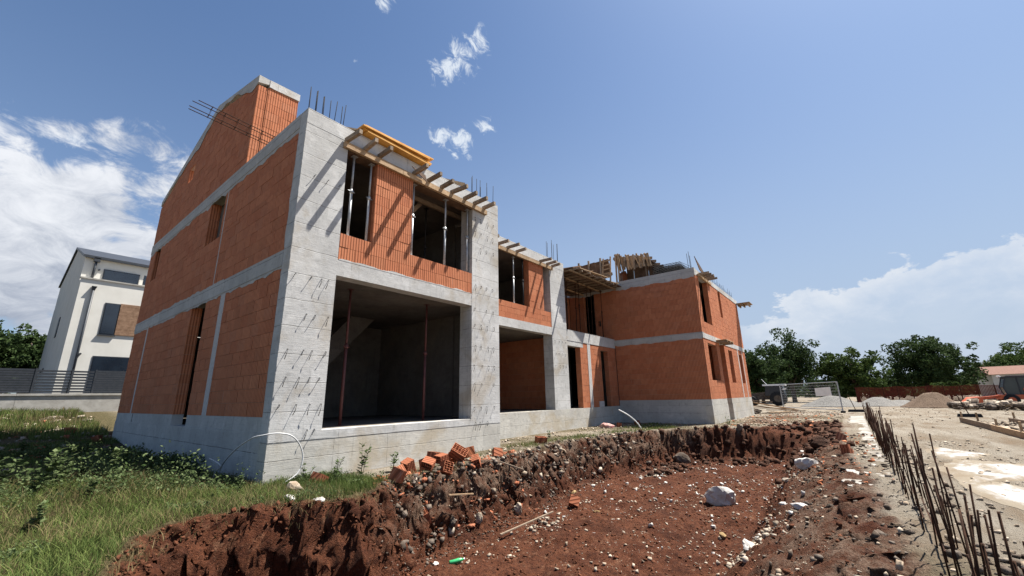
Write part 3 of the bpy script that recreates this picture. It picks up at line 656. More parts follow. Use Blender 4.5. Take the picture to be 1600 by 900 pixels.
h3.bricks('x', 20.2, 20.4, YW+.26, YW+1.0, Z1, ZC, out=20.4); h3.bricks('x', 21.45, 21.65, YW+.26, YW+1.0, Z1, ZC, out=21.45)
h3.bricks('y', YW+.012, YW+.25, 17.602, 27.1, ZD-.06, ZE+.12, [(17.95, 19.6, 4.69, 6.98), (21.8, 22.35, 5.44, 6.98)], out=YW+.012)
h3.conc('floor_slab', 'inner_shade_concrete', (17.62, 27.0, YW+1.31, 12, .62, Z1-.01), (17.61, 27.05, YW+.26, 11.9, 3.87, 4.08), (17.61, 27.05, YW+.26, 11.9, 6.99, 7.2))
h3.conc('inner_wall', 'inner_shade_concrete', (26.85, 27.1, YW+.27, 12, -.5, 7.1), (17.4, 17.6, 4.5, 12.1, -.5, 6.9), (17.6, 27, 12, 12.25, -.5, 7.1), (17.62, 26.8, 2.6, 2.8, Z1, 3.86), (17.62, 26.8, 2.6, 2.8, 4.09, 6.98))
for i in range(26):
    x_ = 20.2+i*.25+random.uniform(-.05, .05)
    mb = MB(); mb.tube([(x_, YW+.12, 7.2), (x_+random.uniform(-.02, .02), YW+.12, 7.2+random.uniform(.25, .6))], .008, 4); part('starter_bar', mb, 'dark_steel', h3.o, True)
for x_, y_, h_ in [(17.5, -2.62, .95), (17.62, -2.5, .9), (17.75, -2.6, .8), (17.5, -2.0, .5), (17.55, -1.6, .45)]:
    mb = MB(); mb.tube([(x_, y_, 7.2), (x_-.06, y_, 7.2+h_)], .011, 5); part('starter_bar', mb, 'dark_steel', h3.o, True)
# unfinished brick piece standing behind the ring beam of the side wall
ragged(h3, 'x', 17.356, YW+.05, 4.1, ZE+.0395, .13, seed=6); ragged(h3, 'x', 17.356, YW+.05, 1.5, ZC+.0195, .05, seed=7)
h3.bricks('y', 1.2, 1.42, 18.2, 19.6, 7.2, 8.3, out=1.2, poly=[(18.2, 7.2), (19.6, 7.2), (19.5, 7.5), (18.75, 8.25), (18.3, 8.0)])
h3.finish()

# ---------------------------------------------------------------- formwork and props
def prop(x_, y_, z0, z1, label, mat='galvanized_steel', group=None, r=.030, lean=(0, 0)):
    o = thing('steel_prop', label, 'steel prop', (x_, y_, z0), group); zm = z0+(z1-z0)*.58
    lx, ly = lean; P = lambda z: (x_+lx*(z-z0)/(z1-z0), y_+ly*(z-z0)/(z1-z0), z)
    mb = MB(); mb.tube([P(z0+.01), P(zm)], r, 10); part('outer_tube', mb, mat, o, True)
    mb = MB(); mb.tube([P(zm), P(z1-.01)], r*.78, 10); part('inner_tube', mb, mat, o, True)
    mb = MB(); mb.tube([P(zm-.10), P(zm-.02)], r*1.45, 10); part('collar', mb, mat, o, True)
    mb = MB(); mb.tube([(x_-.09, y_-.02, zm-.05), (x_+.07, y_-.02, zm-.07)], .008, 6); part('handle', mb, mat, o)
    a = P(z0+.005); mb = MB(); mb.box(a[0]-.06, a[0]+.06, a[1]-.06, a[1]+.06, z0, z0+.01); part('base_plate', mb, mat, o)
    a = P(z1-.005); mb = MB(); mb.box(a[0]-.06, a[0]+.06, a[1]-.06, a[1]+.06, z1-.01, z1); part('head_plate', mb, mat, o)
    return o
zt = 6.66
prop(1.16, .13, 4.735, zt, 'grey steel prop at the left side of the narrow upper window of the end house')
prop(1.60, .13, 4.735, zt, 'grey steel prop at the right side of the narrow upper window of the end house')
prop(2.84, .13, 4.735, zt, 'grey steel prop at the left jamb of the wide upper window of the end house')
prop(3.93, .13, 4.735, zt, 'grey steel prop in the middle of the wide upper window of the end house')
prop(4.78, .13, 4.735, zt, 'grey steel prop at the right jamb of the wide upper window of the end house')
prop(3.5, 1.6, 4.11, 6.93, 'thin dark prop standing back inside the wide upper window, left of centre', 'dark_steel')
prop(4.3, 1.4, 4.11, 6.93, 'thin dark prop standing back inside the wide upper window, right of centre', 'dark_steel')
prop(1.84, 1.0, .82, 3.85, 'dark red steel prop standing at the left of the large ground floor opening', 'red_primer_steel', r=.034)
prop(4.12, 1.0, .82, 3.85, 'dark red steel prop standing at the right of the large ground floor opening', 'red_primer_steel', r=.034)
for k, (x_, mt) in enumerate([(6.75, 'dark_steel'), (7.0, 'galvanized_steel'), (8.95, 'galvanized_steel'), (9.55, 'dark_steel')]):
    prop(x_, Y2+.13, 4.79, zt, ['dark prop at the left edge of the upper window of the middle house', 'grey prop second from the left in the upper window of the middle house', 'pale prop second from the right in the upper window of the middle house', 'dark prop at the right edge of the upper window of the middle house'][k], mt)
for k, (x_, y_) in enumerate([(12.95, 2.4), (13.45, 2.1), (13.95, 2.4), (14.5, 2.0), (15.0, 2.5), (15.6, 2.1), (16.3, 2.3), (13.2, 3.3), (14.2, 3.2), (16.9, 2.0)]):
    prop(x_, y_, 4.2, 6.84, ['thin rusty prop closest to the middle pier under the loggia deck', 'rusty prop second from the middle pier, at the front of the loggia', 'rusty prop third from the middle pier under the loggia deck', 'rusty prop in the front middle of the loggia', 'rusty prop set back just right of the loggia middle', 'rusty prop in front of the dark loggia opening', 'rusty prop beside the right jamb of the dark loggia opening', 'rusty prop deep in the loggia behind the first ones', 'rusty prop deep in the loggia left of the dark opening', 'rusty prop nearest the side wall of the wing'][k], 'rust', 'rusty props under the loggia deck', .024, (random.uniform(-.1, .1), 0))

def formwork(label, loc, beam, joists, props=None, mat='timber'):
    """ledger beam along the wall with cantilevered joists lying on it"""
    o = thing('window_formwork', label, 'formwork', loc)
    x0, x1, y_, z0, z1 = beam
    n = max(1, round((x1-x0)/1.6))
    for i in range(n):
        a = x0+(x1-x0)*i/n; b_ = x0+(x1-x0)*(i+1)/n
        mb = MB(); mb.bar((a+.004, y_, (z0+z1)/2), (b_-.004, y_, (z0+z1)/2+random.uniform(-.006, .006)), .075, z1-z0); part('ledger', mb, 'timber', o)
    for (x_, yt, yb) in joists:
        mb = MB(); s_ = random.uniform(-.05, .05); mb.bar((x_, yt, z1+.052+random.uniform(0, .01)), (x_+s_, yb, z1+.052), .075, .10); part('joist', mb, 'old_timber', o)
    return o
fo = formwork('timber ledger with cantilevered joists over the upper windows of the end house', (.8, -.1, 6.7), (.80, 5.42, -.045, 6.67, 6.80), [(.88, -.56, -.02), (1.27, -.55, -.02), (1.66, -.55, -.02), (2.66, -.60, -.02), (3.14, -.56, -.02), (3.58, -.54, -.02), (4.02, -.62, -.02), (4.45, -.56, -.02), (4.88, -.56, -.02), (5.26, -.52, -.02)])
mb = MB(); mb.box(.96, 1.67, .02, .30, 6.665, 6.72); part('soffit_board', mb, 'plywood_dark', fo)
mb = MB(); mb.box(2.73, 4.83, .02, .30, 6.665, 6.72); part('soffit_board', mb, 'plywood_dark', fo)
formwork('timber ledger with cantilevered joists over the upper windows of the middle house', (6.1, 1.5, 6.7), (6.15, 11.5, Y2-.045, 6.67, 6.80), [(6.7, 1.0, 1.57), (7.25, 1.02, 1.57), (7.85, 1.05, 1.57), (8.4, .98, 1.57), (8.95, 1.08, 1.57), (10.6, 1.0, 1.57), (11.05, 1.05, 1.57), (11.45, 1.12, 1.57)])
formwork('short timber joists over the first upper window of the wing', (17.9, -2.9, 7.0), (17.75, 20.2, YW-.045, 6.92, 7.03), [(18.1, -3.3, -2.82), (18.45, -3.32, -2.82), (18.8, -3.35, -2.82), (19.15, -3.3, -2.82), (19.5, -3.35, -2.82)])
# yellow sheets on the roof edge
for k, (x0, x1, y0, y1, z_, lab) in enumerate([(1.25, 3.1, -.20, .6, 7.235, 'lowest yellow shuttering sheet lying on the roof edge'), (1.18, 3.16, -.16, .6, 7.28, 'second yellow shuttering sheet up in the stack on the roof edge'), (1.12, 3.05, -.22, .6, 7.325, 'third yellow shuttering sheet up in the stack on the roof edge'), (1.2, 3.2, -.18, .6, 7.37, 'topmost yellow shuttering sheet on the stack on the roof edge')]):
    mb = MB(); mb.bar((x0, (y0+y1)/2, z_), (x1, (y0+y1)/2+.01, z_+.03*k), y1-y0, .03); tag(build('shuttering_sheet', mb, 'plywood_yellow'), lab, 'plywood sheet', 'yellow shuttering sheets on the roof edge')
mb = MB(); mb.prism([(2.55, 6.97), (2.98, 6.90), (3.05, 6.72)], 'y', -.14, -.12); tag(build('plywood_offcut', mb, 'plywood_dark'), 'small triangular plywood offcut hanging by the end of the yellow sheets', 'board')
mb = MB(); mb.bar((5.2, .9, 7.45), (5.9, 1.5, 8.15), .1, .1); tag(build('timber_beam', mb, 'old_timber'), 'thick weathered beam leaning on the small brick chimney stub', 'timber')
for k, (a, b_, lab) in enumerate([((.55, .35, 7.24), (1.3, .05, 7.34), 'short dark board end sticking up left of the yellow sheets'), ((.7, .5, 7.26), (1.5, .2, 7.30), 'second short board lying behind the first, left of the yellow sheets')]):
    mb = MB(); mb.bar(a, b_, .14, .04); tag(build('board', mb, 'old_timber'), lab, 'board')
# loose timber on the roofs
for k, (a, b_, lab, mt) in enumerate([((6.3, 1.9, 7.3), (7.3, 1.75, 7.62), 'weathered plank sticking up behind the second pier on the middle roof', 'old_timber'), ((6.2, 2.1, 7.28), (7.0, 1.5, 7.46), 'short plank crossing the one behind the second pier', 'timber'), ((6.5, 2.3, 7.3), (7.9, 1.9, 7.5), 'longer dark plank on the middle roof beside the second pier', 'old_timber'), ((3.3, .5, 7.3), (4.6, .1, 7.4), 'grey plank lying on the end house roof right of the yellow sheets', 'old_timber'), ((13.4, 2.6, 7.06), (15.0, 1.4, 7.42), 'tilted plank leaning up from the middle of the loggia deck', 'timber'), ((15.9, 3.3, 7.05), (17.1, 2.4, 7.55), 'tilted plank at the wing end of the loggia deck', 'old_timber'), ((12.7, 2.3, 7.1), (13.6, 1.3, 7.3), 'short plank near the third pier on the loggia deck', 'timber'), ((18.5, -1.2, 7.34), (20.4, -2.6, 7.5), 'plank lying across the wing roof in front of the mesh mats', 'old_timber'), ((19.5, -.4, 7.3), (21.5, -2.3, 7.75), 'long plank propped up on the wing roof edge', 'timber')]):
    mb = MB(); mb.bar(a, b_, .16, .04); tag(build('plank', mb, mt), lab, 'plank')
# timber seen through the wide window
for k, (a, b_, lab) in enumerate([((3.1, 1.2, 5.9), (3.9, 1.2, 6.88), 'dark diagonal brace under the roof slab inside the wide upper window'), ((2.6, 1.0, 6.86), (5.6, 1.0, 6.86), 'dark horizontal timber under the roof slab inside the wide upper window')]):
    mb = MB(); mb.bar(a, b_, .08, .12); tag(build('timber_beam', mb, 'old_timber'), lab, 'timber')

# reinforcement cage reaching out over the left wall
cage = thing('rebar_cage', 'long dark reinforcement cage jutting out over the left wall', 'rebar', (0, 2, 7.3))
A, B = Vector((.75, 2.2, 7.32)), Vector((-1.45, 2.2, 7.42))
side = Vector((0, 1, 0)); upv = Vector((.17, 0, 1)).normalized()
for a, b_ in ((-.06, 0), (.06, 0), (-.06, .22), (.06, .22)):
    mb = MB(); mb.tube([A+side*a+upv*b_, B+side*a+upv*b_+Vector((random.uniform(-.12, .05), 0, 0))], .009, 6); part('bar', mb, 'rust', cage)
for i in range(8):
    p = A.lerp(B, (i+.4)/8.6); q = [p+side*a+upv*b_ for a, b_ in ((-.07, -.01), (.07, -.01), (.07, .23), (-.07, .23), (-.07, -.01))]
    mb = MB(); mb.tube(q, .006, 5); part('stirrup', mb, 'rust', cage)
for k, (a, b_, lab) in enumerate([((.15, 2.3, 7.36), (.95, 3.1, 7.5), 'pale board under the reinforcement cage'), ((.2, 1.9, 7.26), (.22, 3.1, 7.33), 'short board lying on the ring beam by the stepped gable')]):
    mb = MB(); mb.bar(a, b_, .12, .035); tag(build('board', mb, 'timber'), lab, 'board')

# loggia deck and the roof shuttering above the wing
deck = thing('loggia_formwork', 'brown plywood deck on timber beams over the propped loggia', 'formwork', (12.5, 1, 6.9))
for i in range(6):
    a = 12.55+i*.8; mb = MB(); mb.box(a, a+.79, 1.05+random.uniform(-.1, .1), 4.15, 6.98, 7.005); part('deck_panel', mb, 'plywood_dark', deck)
for y_ in (1.25, 2.1, 3.2):
    mb = MB(); mb.box(12.53, 17.3, y_, y_+.08, 6.84, 6.9); part('beam', mb, 'timber', deck)
for i in range(9):
    a = 12.7+i*.52; mb = MB(); mb.box(a, a+.07, .95+random.uniform(-.15, .1), 4.1, 6.902, 6.978); part('joist', mb, 'old_timber', deck)
for k, (a, b_, lab) in enumerate([((12.9, 1.15, 7.05), (15.4, .85, 7.04), 'long pale plank along the front edge of the loggia deck'), ((14.6, 1.5, 7.06), (17.0, 1.0, 7.08), 'second pale plank on the loggia deck, nearer the wing'), ((15.2, 2.2, 7.04), (16.7, 1.2, 7.12), 'plank lying askew on the loggia deck')]):
    mb = MB(); mb.bar(a, b_, .16, .035); tag(build('plank', mb, 'timber'), lab, 'plank')
roof = thing('roof_formwork', 'sloping timber roof shuttering with many upright battens above the wing', 'formwork', (17.9, 1.5, 7.2))
for i in range(3):
    y0 = 1.75+i*.85; mb = MB(); z0 = 8.78-i*.02
    mb.add([(18.0, y0, 7.9), (18.0, y0+.84, 7.85), (17.7, y0+.84, z0), (17.7, y0, z0+.05), (18.04, y0, 7.9), (18.04, y0+.84, 7.85), (17.74, y0+.84, z0), (17.74, y0, z0+.05)], BOXF); part('shutter_panel', mb, 'plywood_dark', roof)
for y_ in (2.2, 2.95, 3.6):
    mb = MB(); mb.bar((17.62, y_, 7.3), (17.66, y_, 8.95), .09, .09); part('upright', mb, 'old_timber', roof)
mb = MB(); mb.bar((17.75, 4.3, 7.62), (17.8, 1.6, 7.95), .05, .16); part('rail', mb, 'old_timber', roof)
for i in range(22):
    y_ = 1.35-i*.088; mt = 'timber' if i % 3 else 'old_timber'
    mb = MB(); mb.bar((18.0+random.uniform(-.06, .06), y_+random.uniform(-.2, .12), 8.05+random.uniform(-.1, .1)), (17.75, y_, 8.93-.016*i+random.uniform(-.09, .09)), random.uniform(.035, .07), .08, (0, 1, 0)); part('batten', mb, mt, roof)
for i in range(4):
    mb = MB(); mb.bar((18.1+i*.6, 1.6, 8.9-.03*i), (18.1+i*.6, -.6, 8.45-.03*i), .08, .14); part('rafter', mb, 'old_timber', roof)
mb = MB(); mb.bar((19.2, 1.5, 8.72), (19.2, -.55, 8.32), 2.6, .03); part('deck_panel', mb, 'plywood_dark', roof)
for y_ in (1.3, 1.15):
    mb = MB(); mb.bar((17.75, y_+.05, 7.3), (17.72, y_, 9.0), .07, .07); part('upright', mb, 'timber', roof)
for i in range(5):
    y0 = 1.2-.42*i; mb = MB(); mb.box(18.9+.03*(i % 2), 18.93+.03*(i % 2), y0-.41, y0, 7.21, 8.42-.05*i); part('shutter_panel', mb, 'plywood_dark', roof)
for k, (x_, y_) in enumerate([(18.6, .7), (19.3, .2), (18.4, -.1), (19.8, .9)]):
    mb = MB(); mb.tube([(x_, y_, 7.2), (x_, y_, 8.4)], .03, 6); part('post', mb, 'old_timber', roof)
lad = thing('wooden_ladder', 'rough wooden ladder leaning on the roof shuttering above the wing', 'ladder', (17.6, 1.7, 7.2))
L0, L1, T0, T1 = Vector((17.5, 2.1, 7.3)), Vector((17.5, 1.62, 7.3)), Vector((17.62, 2.0, 8.86)), Vector((17.62, 1.56, 8.9))
for a, b_ in ((L0, T0), (L1, T1)):
    mb = MB(); mb.bar(a, b_, .05, .07); part('rail', mb, 'timber', lad)
for i in range(6):
    f = (i+.6)/6.4; mb = MB(); mb.bar(L0.lerp(T0, f)-Vector((.03, 0, 0)), L1.lerp(T1, f)-Vector((.03, 0, 0)), .03, .07); part('rung', mb, 'timber', lad)
# stack of mesh mats, leaning
mats_ = thing('mesh_mat_stack', 'stack of dark welded steel mesh mats on the roof of the wing', 'steel mesh', (18, -1.2, 7.3))
for k in range(5):
    mb = MB()
    for i in range(13):
        x_ = 18.0+i*.17; mb.tube([(x_+.03*k, -.55, 7.45+.13*k), (x_+.03*k, -2.0, 7.40+.13*k)], .012, 4)
    for j in range(9):
        y_ = -.6-j*.17; z_ = 7.42+.13*k; mb.tube([(17.95+.03*k, y_, z_), (20.2+.03*k, y_, z_+.25)], .012, 4)
    part('mesh_mat', mb, 'dark_steel', mats_)
mb = MB(); mb.prism([(17.05, 7.72), (17.3, 7.62), (18.9, 7.12), (18.75, 7.02), (17.7, 7.2)], 'y', -2.98, -2.95)
tag(build('shuttering_sheet', mb, 'plywood_dark'), 'dark curved sheet standing up on the corner of the wing roof edge', 'plywood sheet')
can = thing('window_canopy_formwork', 'brown timber platform sticking out above the doorway of the wing', 'formwork', (20.3, -3, 3.9))
mb = MB(); mb.box(19.7, 21.4, -3.3, YW-.01, 3.93, 3.96); part('deck_panel', mb, 'timber', can)
for x_ in (19.8, 20.5, 21.2):
    mb = MB(); mb.box(x_, x_+.07, -3.3, YW-.01, 3.82, 3.928); part('joist', mb, 'old_timber', can)
ep = thing('roof_edge_platform', 'timber platform overhanging the far top corner of the wing', 'formwork', (27, -3, 6.9))
mb = MB(); mb.box(26.7, 27.9, -3.6, YW-.01, 6.98, 7.01); part('deck_panel', mb, 'timber', ep)
for y_ in (-3.5, -3.2, -2.95):
    mb = MB(); mb.box(26.72, 27.7, y_, y_+.07, 6.83, 6.978); part('joist', mb, 'old_timber', ep)
mb = MB(); mb.tube([(.12, 4.75, .82), (.1, 4.68, 3.2)], .028, 8); tag(build('timber_pole', mb, 'timber'), 'pale pole leaning in the left doorway of the end house', 'pole')

# conduits
def hose(pts_, r, mat, label, cat='conduit'):
    P = [Vector(p) for p in pts_]; q = []
    for i in range(len(P)-1):
        p0, p1, p2, p3 = P[max(i-1, 0)], P[i], P[i+1], P[min(i+2, len(P)-1)]
        for k in range(6):
            t_ = k/6; q.append(.5*((2*p1)+(-p0+p2)*t_+(2*p0-5*p1+4*p2-p3)*t_*t_+(-p0+3*p1-3*p2+p3)*t_**3))
    q.append(P[-1]); mb = MB(); mb.tube(q, r, 8); return tag(build('conduit', mb, mat, smooth=True), label, cat)
hose([(-.16, 1.42, -.08), (-.2, 1.25, .25), (-.22, .7, .55), (-.2, .15, .76), (-.12, -.12, .82), (.08, -.2, .84), (.3, -.22, .78), (.47, -.2, .6), (.53, -.2, .38), (.45, -.22, .17), (.2, -.24, .04), (.05, -.3, -.06)], .0115, 'conduit_grey', 'grey flexible conduit looping round the concrete corner of the end house')
hose([(-.3, 1.3, -.06), (-.3, 1.2, .16), (-.3, 1.0, .3), (-.32, 1.5, .38)], .012, 'conduit_grey', 'short pale conduit end curling out of the grass by the shaded plinth')
hose([(13.9, -.85, -.05), (13.7, -.75, .25), (13.4, -.55, .55), (12.95, -.35, .78)], .022, 'white_sheet', 'white conduit curving up in front of the shaded wing plinth')

# ---------------------------------------------------------------- hollow clay blocks lying about
def hollow(L=.375, W=.25, Hh=.238, ribs=True, broken=0.):
    mb = MB(); t_ = .014; Lx = L*(1-broken)
    mb.box(0, Lx, 0, t_, 0, Hh); mb.box(0, Lx, W-t_, W, 0, Hh); mb.box(0, t_, t_, W-t_, 0, Hh)
    if not broken: mb.box(L-t_, L, t_, W-t_, 0, Hh)
    for k in range(1, 5): y_ = W*k/5; mb.box(t_, Lx, y_-.005, y_+.005, .001, Hh-.001)
    for k in range(1, 5):
        x_ = L*k/5
        if x_ < Lx: mb.box(x_-.005, x_+.005, t_, W-t_, .002, Hh-.002)
    if ribs:
        n = int(Lx/.034)
        for k in range(n):
            x_ = .01+k*.034; mb.box(x_, x_+.017, -.006, 0, .002, Hh-.002); mb.box(x_, x_+.017, W, W+.006, .002, Hh-.002)
    mb.v = [(x_-Lx/2, y_-W/2, z_-Hh/2) for x_, y_, z_ in mb.v]; return mb
HB = {}
def block(x_, y_, rot, label, broken=0., dz=0., mat='clay_block_dusty', sc_=1., group='clay blocks lying on the ground', z=None):
    sc_ *= .8; key = (broken, mat)
    if key not in HB:
        o = build('hollow_clay_block', hollow(broken=broken), mat); HB[key] = o
    else:
        o = HB[key].copy(); COL.objects.link(o)
    o.location = (x_, y_, (H(x_, y_) if z is None else z)+.09*sc_+dz*.7); o.rotation_euler = tuple(rad(a) for a in rot); o.scale = (sc_,)*3
    tag(o, label, 'clay block', group); return o
block(1.95, -1.25, (20, 65, 20), 'whole clay block tipped on its end at the left of the block heap', dz=.05, sc_=.9)
block(2.75, -1.05, (5, 8, 15), 'whole clay block with a flat pale top, highest at the back of the heap', dz=.16)
block(3.0, -1.45, (35, 30, -50), 'big ribbed clay block tilted on edge in the middle of the heap', dz=.22, sc_=1.05)
block(3.75, -1.0, (80, 10, 60), 'grey dusty clay block showing its striped cells, right of the heap', dz=.12, mat='clay_block_dull')
block(1.35, -1.75, (20, 12, 30), 'half clay block with horizontal ridges in front of the heap', .5, dz=.05)
block(1.85, -1.85, (15, -25, -30), 'long broken ribbed shard in front of the heap, pointing at the bank', .5, dz=.04)
block(2.5, -1.65, (70, 20, -20), 'broken clay block lying on its side at the front of the heap', .35, dz=.02)
block(2.35, -1.25, (70, 5, 5), 'flat broken clay block between two upright ones in the heap', .5, dz=.04)
block(3.2, -1.1, (10, 50, 80), 'broken clay block wedged behind the tilted one in the heap', .5, dz=.05)
block(2.15, -1.55, (40, 60, 70), 'ribbed clay fragment leaning on the front of the heap', .5, dz=.12)
block(2.65, -1.35, (15, 80, 10), 'broken clay block standing on end in the centre of the heap', .5, dz=.12)
block(3.35, -1.6, (60, 15, 130), 'clay fragment sliding down the bank at the right of the heap', .5, dz=-.02)
block(1.6, -1.45, (75, 30, 100), 'clay fragment at the left foot of the heap', .5, dz=.0)
block(4.3, -1.35, (10, 30, 60), 'single clay fragment on the bank edge beyond the heap', .5, dz=.0)
block(.62, -.62, (10, 25, 20), 'ribbed half block sunk in grass under the plinth', .35, dz=.0)
block(7.15, -.55, (8, 4, -30), 'whole clay block standing alone on the bank under the middle pier', dz=.03)
block(5.4, -2.6, (25, 35, 40), 'half clay block lying at the foot of the cut bank', .35, dz=.0)
block(8.3, -7.45, (5, 2, 70), 'nearest clay block beside the concrete strip of starter bars', .35, dz=-.02, sc_=.8)
block(8.9, -7.42, (4, 6, 80), 'clay block next in line behind the nearest one on the strip', .35, dz=.0, sc_=.8)
block(11.5, -7.3, (30, 20, 10), 'broken clay block on the strip further back, by the pit corner', .5, dz=-.02)
block(14.5, .4, (10, 5, 20), 'clay block in shade at the foot of the wing plinth', dz=0)
block(16.0, .2, (70, 5, 50), 'broken clay block against the shaded wing plinth', .35, dz=0)
block(-.5, 11.2, (70, 5, 50), 'clay block in the shade by the far end of the left wall', .35, dz=.02)
block(-.9, 13.6, (10, 5, 10), 'dusty clay block beyond the far left corner of the end house', dz=.02, mat='clay_block_dull')
x, y = pts(420, .9, 5.2, -2.0, -.9); o_ = scatter('brick_shard', x, y, lograd(420, .015, .10, 1.9), 'clay_block_dusty', 'orange clay shards strewn through the block heap', .4); tag(o_, None, 'brick rubble')
x, y = pts(120, 5, 14, -8, -6.8); o_ = scatter('brick_shard', x, y, lograd(120, .02, .07, 1.8), 'clay_block_dull', 'reddish clay shards along the concrete strip', .4); tag(o_, None, 'brick rubble')
x, y = pts(140, 16, 32, -7, -3); o_ = scatter('brick_shard', x, y, lograd(140, .03, .12, 1.8), 'clay_block_dull', 'orange shards on the trodden ground past the wing', .3); tag(o_, None, 'brick rubble')

# single stones
def stone(x_, y_, size, label, mat='white_stone', seed=0, dz=0., name='stone', cat='stone'):
    import bmesh
    bm = bmesh.new(); bmesh.ops.create_icosphere(bm, subdivisions=3, radius=1)
    rs = np.random.default_rng(seed); planes = rs.normal(size=(11, 3)); planes /= np.linalg.norm(planes, axis=1)[:, None]; offs = rs.uniform(.55, .85, 11)
    for v in bm.verts:
        p = np.array(v.co)
        for n_, o_ in zip(planes, offs):
            d_ = p@n_-o_
            if d_ > 0: p = p-n_*d_*.93
        p += rs.normal(0, .035, 3); v.co = Vector(p*np.array(size))
    me = bpy.data.meshes.new(name); bm.to_mesh(me); bm.free(); me.materials.append(MATS[mat])
    o = bpy.data.objects.new(name, me); COL.objects.link(o); o.location = (x_, y_, H(x_, y_)+size[2]*.45+dz); o.rotation_euler = (rs.uniform(-.2, .2), rs.uniform(-.2, .2), rs.uniform(0, 6))
    return tag(o, label, cat)
stone(7.5, -5.05, (.42, .3, .26), 'big white boulder lying in the middle of the red pit', seed=3, name='boulder', cat='boulder')
stone(7.95, -6.75, (.24, .18, .19), 'white angular stone on the right of the pit floor', seed=4)
stone(7.3, -6.4, (.09, .07, .05), 'small cream stone left of the white angular one', 'pale_stone', 5)
stone(.05, -1.02, (.17, .13, .12), 'pale grey boulder in the grass at the foot of the corner pier', 'pale_stone', 6, name='boulder', cat='boulder')
stone(-.25, -1.55, (.16, .06, .05), 'flat whitish slab poking from the bank edge below the corner', 'white_stone', 7)
stone(-.05, -1.95, (.17, .08, .035), 'ragged white concrete scrap on the lip of the bank', 'white_stone', 8)
stone(2.35, -1.95, (.12, .05, .16), 'upright grey slab of stone in the bank below the heap', 'grey_rubble', 9)
stone(3.0, -2.0, (.09, .06, .12), 'pointed pale stone in the bank right of the upright slab', 'pale_stone', 10)
stone(4.3, -1.9, (.13, .1, .16), 'pale concrete lump stuck in the bank right of the heap', 'pale_stone', 11)
stone(6.4, -2.0, (.09, .07, .06), 'ochre stone in the far part of the bank', 'ochre_stone', 12)
stone(12.9, -2.55, (.35, .2, .26), 'large grey block half buried in the far corner of the pit', 'grey_rubble', 13, name='boulder', cat='boulder')
stone(15.0, -4.2, (.15, .12, .16), 'pale stone stuck in the far face of the pit', 'pale_stone', 14)
stone(5.2, -5.6, (.08, .06, .05), 'cream pebble alone in the middle foreground of the pit', 'ochre_stone', 15)
stone(3.85, -6.3, (.26, .12, .07), 'broken white concrete piece in the right foreground of the pit', 'white_stone', 16)
stone(4.4, -6.9, (.15, .1, .06), 'second broken white piece behind the foreground one', 'white_stone', 17)
stone(5.3, -3.2, (.1, .05, .03), 'yellowish flat stone near the half block at the bank foot', 'ochre_stone', 18)
stone(10.0, -7.5, (.12, .1, .09), 'dark lump of earth on the edge of the concrete strip', 'dark_clod', 19)
stone(10.9, -6.9, (.3, .25, .2), 'big dark clod of earth on the right slope of the pit', 'dark_clod', 20, name='clod', cat='earth clod')
stone(-1.0, 18.2, (.4, .12, .1), 'long pale stone in the shaded ground left of the house', 'pale_stone', 21, dz=-.02)
stone(-1.25, 14.0, (.55, .12, .09), 'broken grey pipe-like slab lying in the shade on the left', 'pale_stone', 22)
# plastic bottle
bt = thing('plastic_bottle', 'crushed green plastic bottle on the red soil near the bank foot', 'bottle', (1.72, -2.75, H(1.72, -2.75)+.035)); q0 = Vector(bt.location)
mb = MB(); d_ = Vector((.8, -.5, .12)).normalized()
mb.tube([q0-d_*.11, q0-d_*.10, q0-d_*.02, q0+d_*.03, q0+d_*.07, q0+d_*.10], [.022, .034, .031, .034, .026, .013], 12); part('body', mb, 'green_plastic', bt, True)
mb = MB(); mb.tube([q0+d_*.10, q0+d_*.122], .014, 10); part('cap', mb, 'white_sheet', bt, True)
stone(1.5, -2.55, (.06, .045, .015), 'crumpled whitish scrap beside the green bottle', 'white_stone', 23, name='scrap', cat='litter')
for k, (a, b_, lab, mt) in enumerate([((2.2, -2.05, -.25), (2.75, -2.1, -.32), 'thin pale stick lying across the bank below the heap', 'timber'), ((4.0, -1.3, .1), (4.4, -2.0, -.15), 'weathered lath sticking over the bank edge right of the heap', 'old_timber'), ((2.9, -2.6, -.93), (4.4, -2.7, -.86), 'long root lying along the foot of the bank', 'old_timber'), ((5.5, .9, .12), (6.05, .2, .25), 'short grey stick leaning on the plinth under the second pier', 'old_timber')]):
    mb = MB(); mb.bar(a, b_, .03, .02); tag(build('stick', mb, mt), lab, 'stick')
stone(13.6, .55, (.35, .22, .16), 'crumpled red and white sack on the ground by the shaded plinth', 'torn_bag', 24, name='sack', cat='sack')

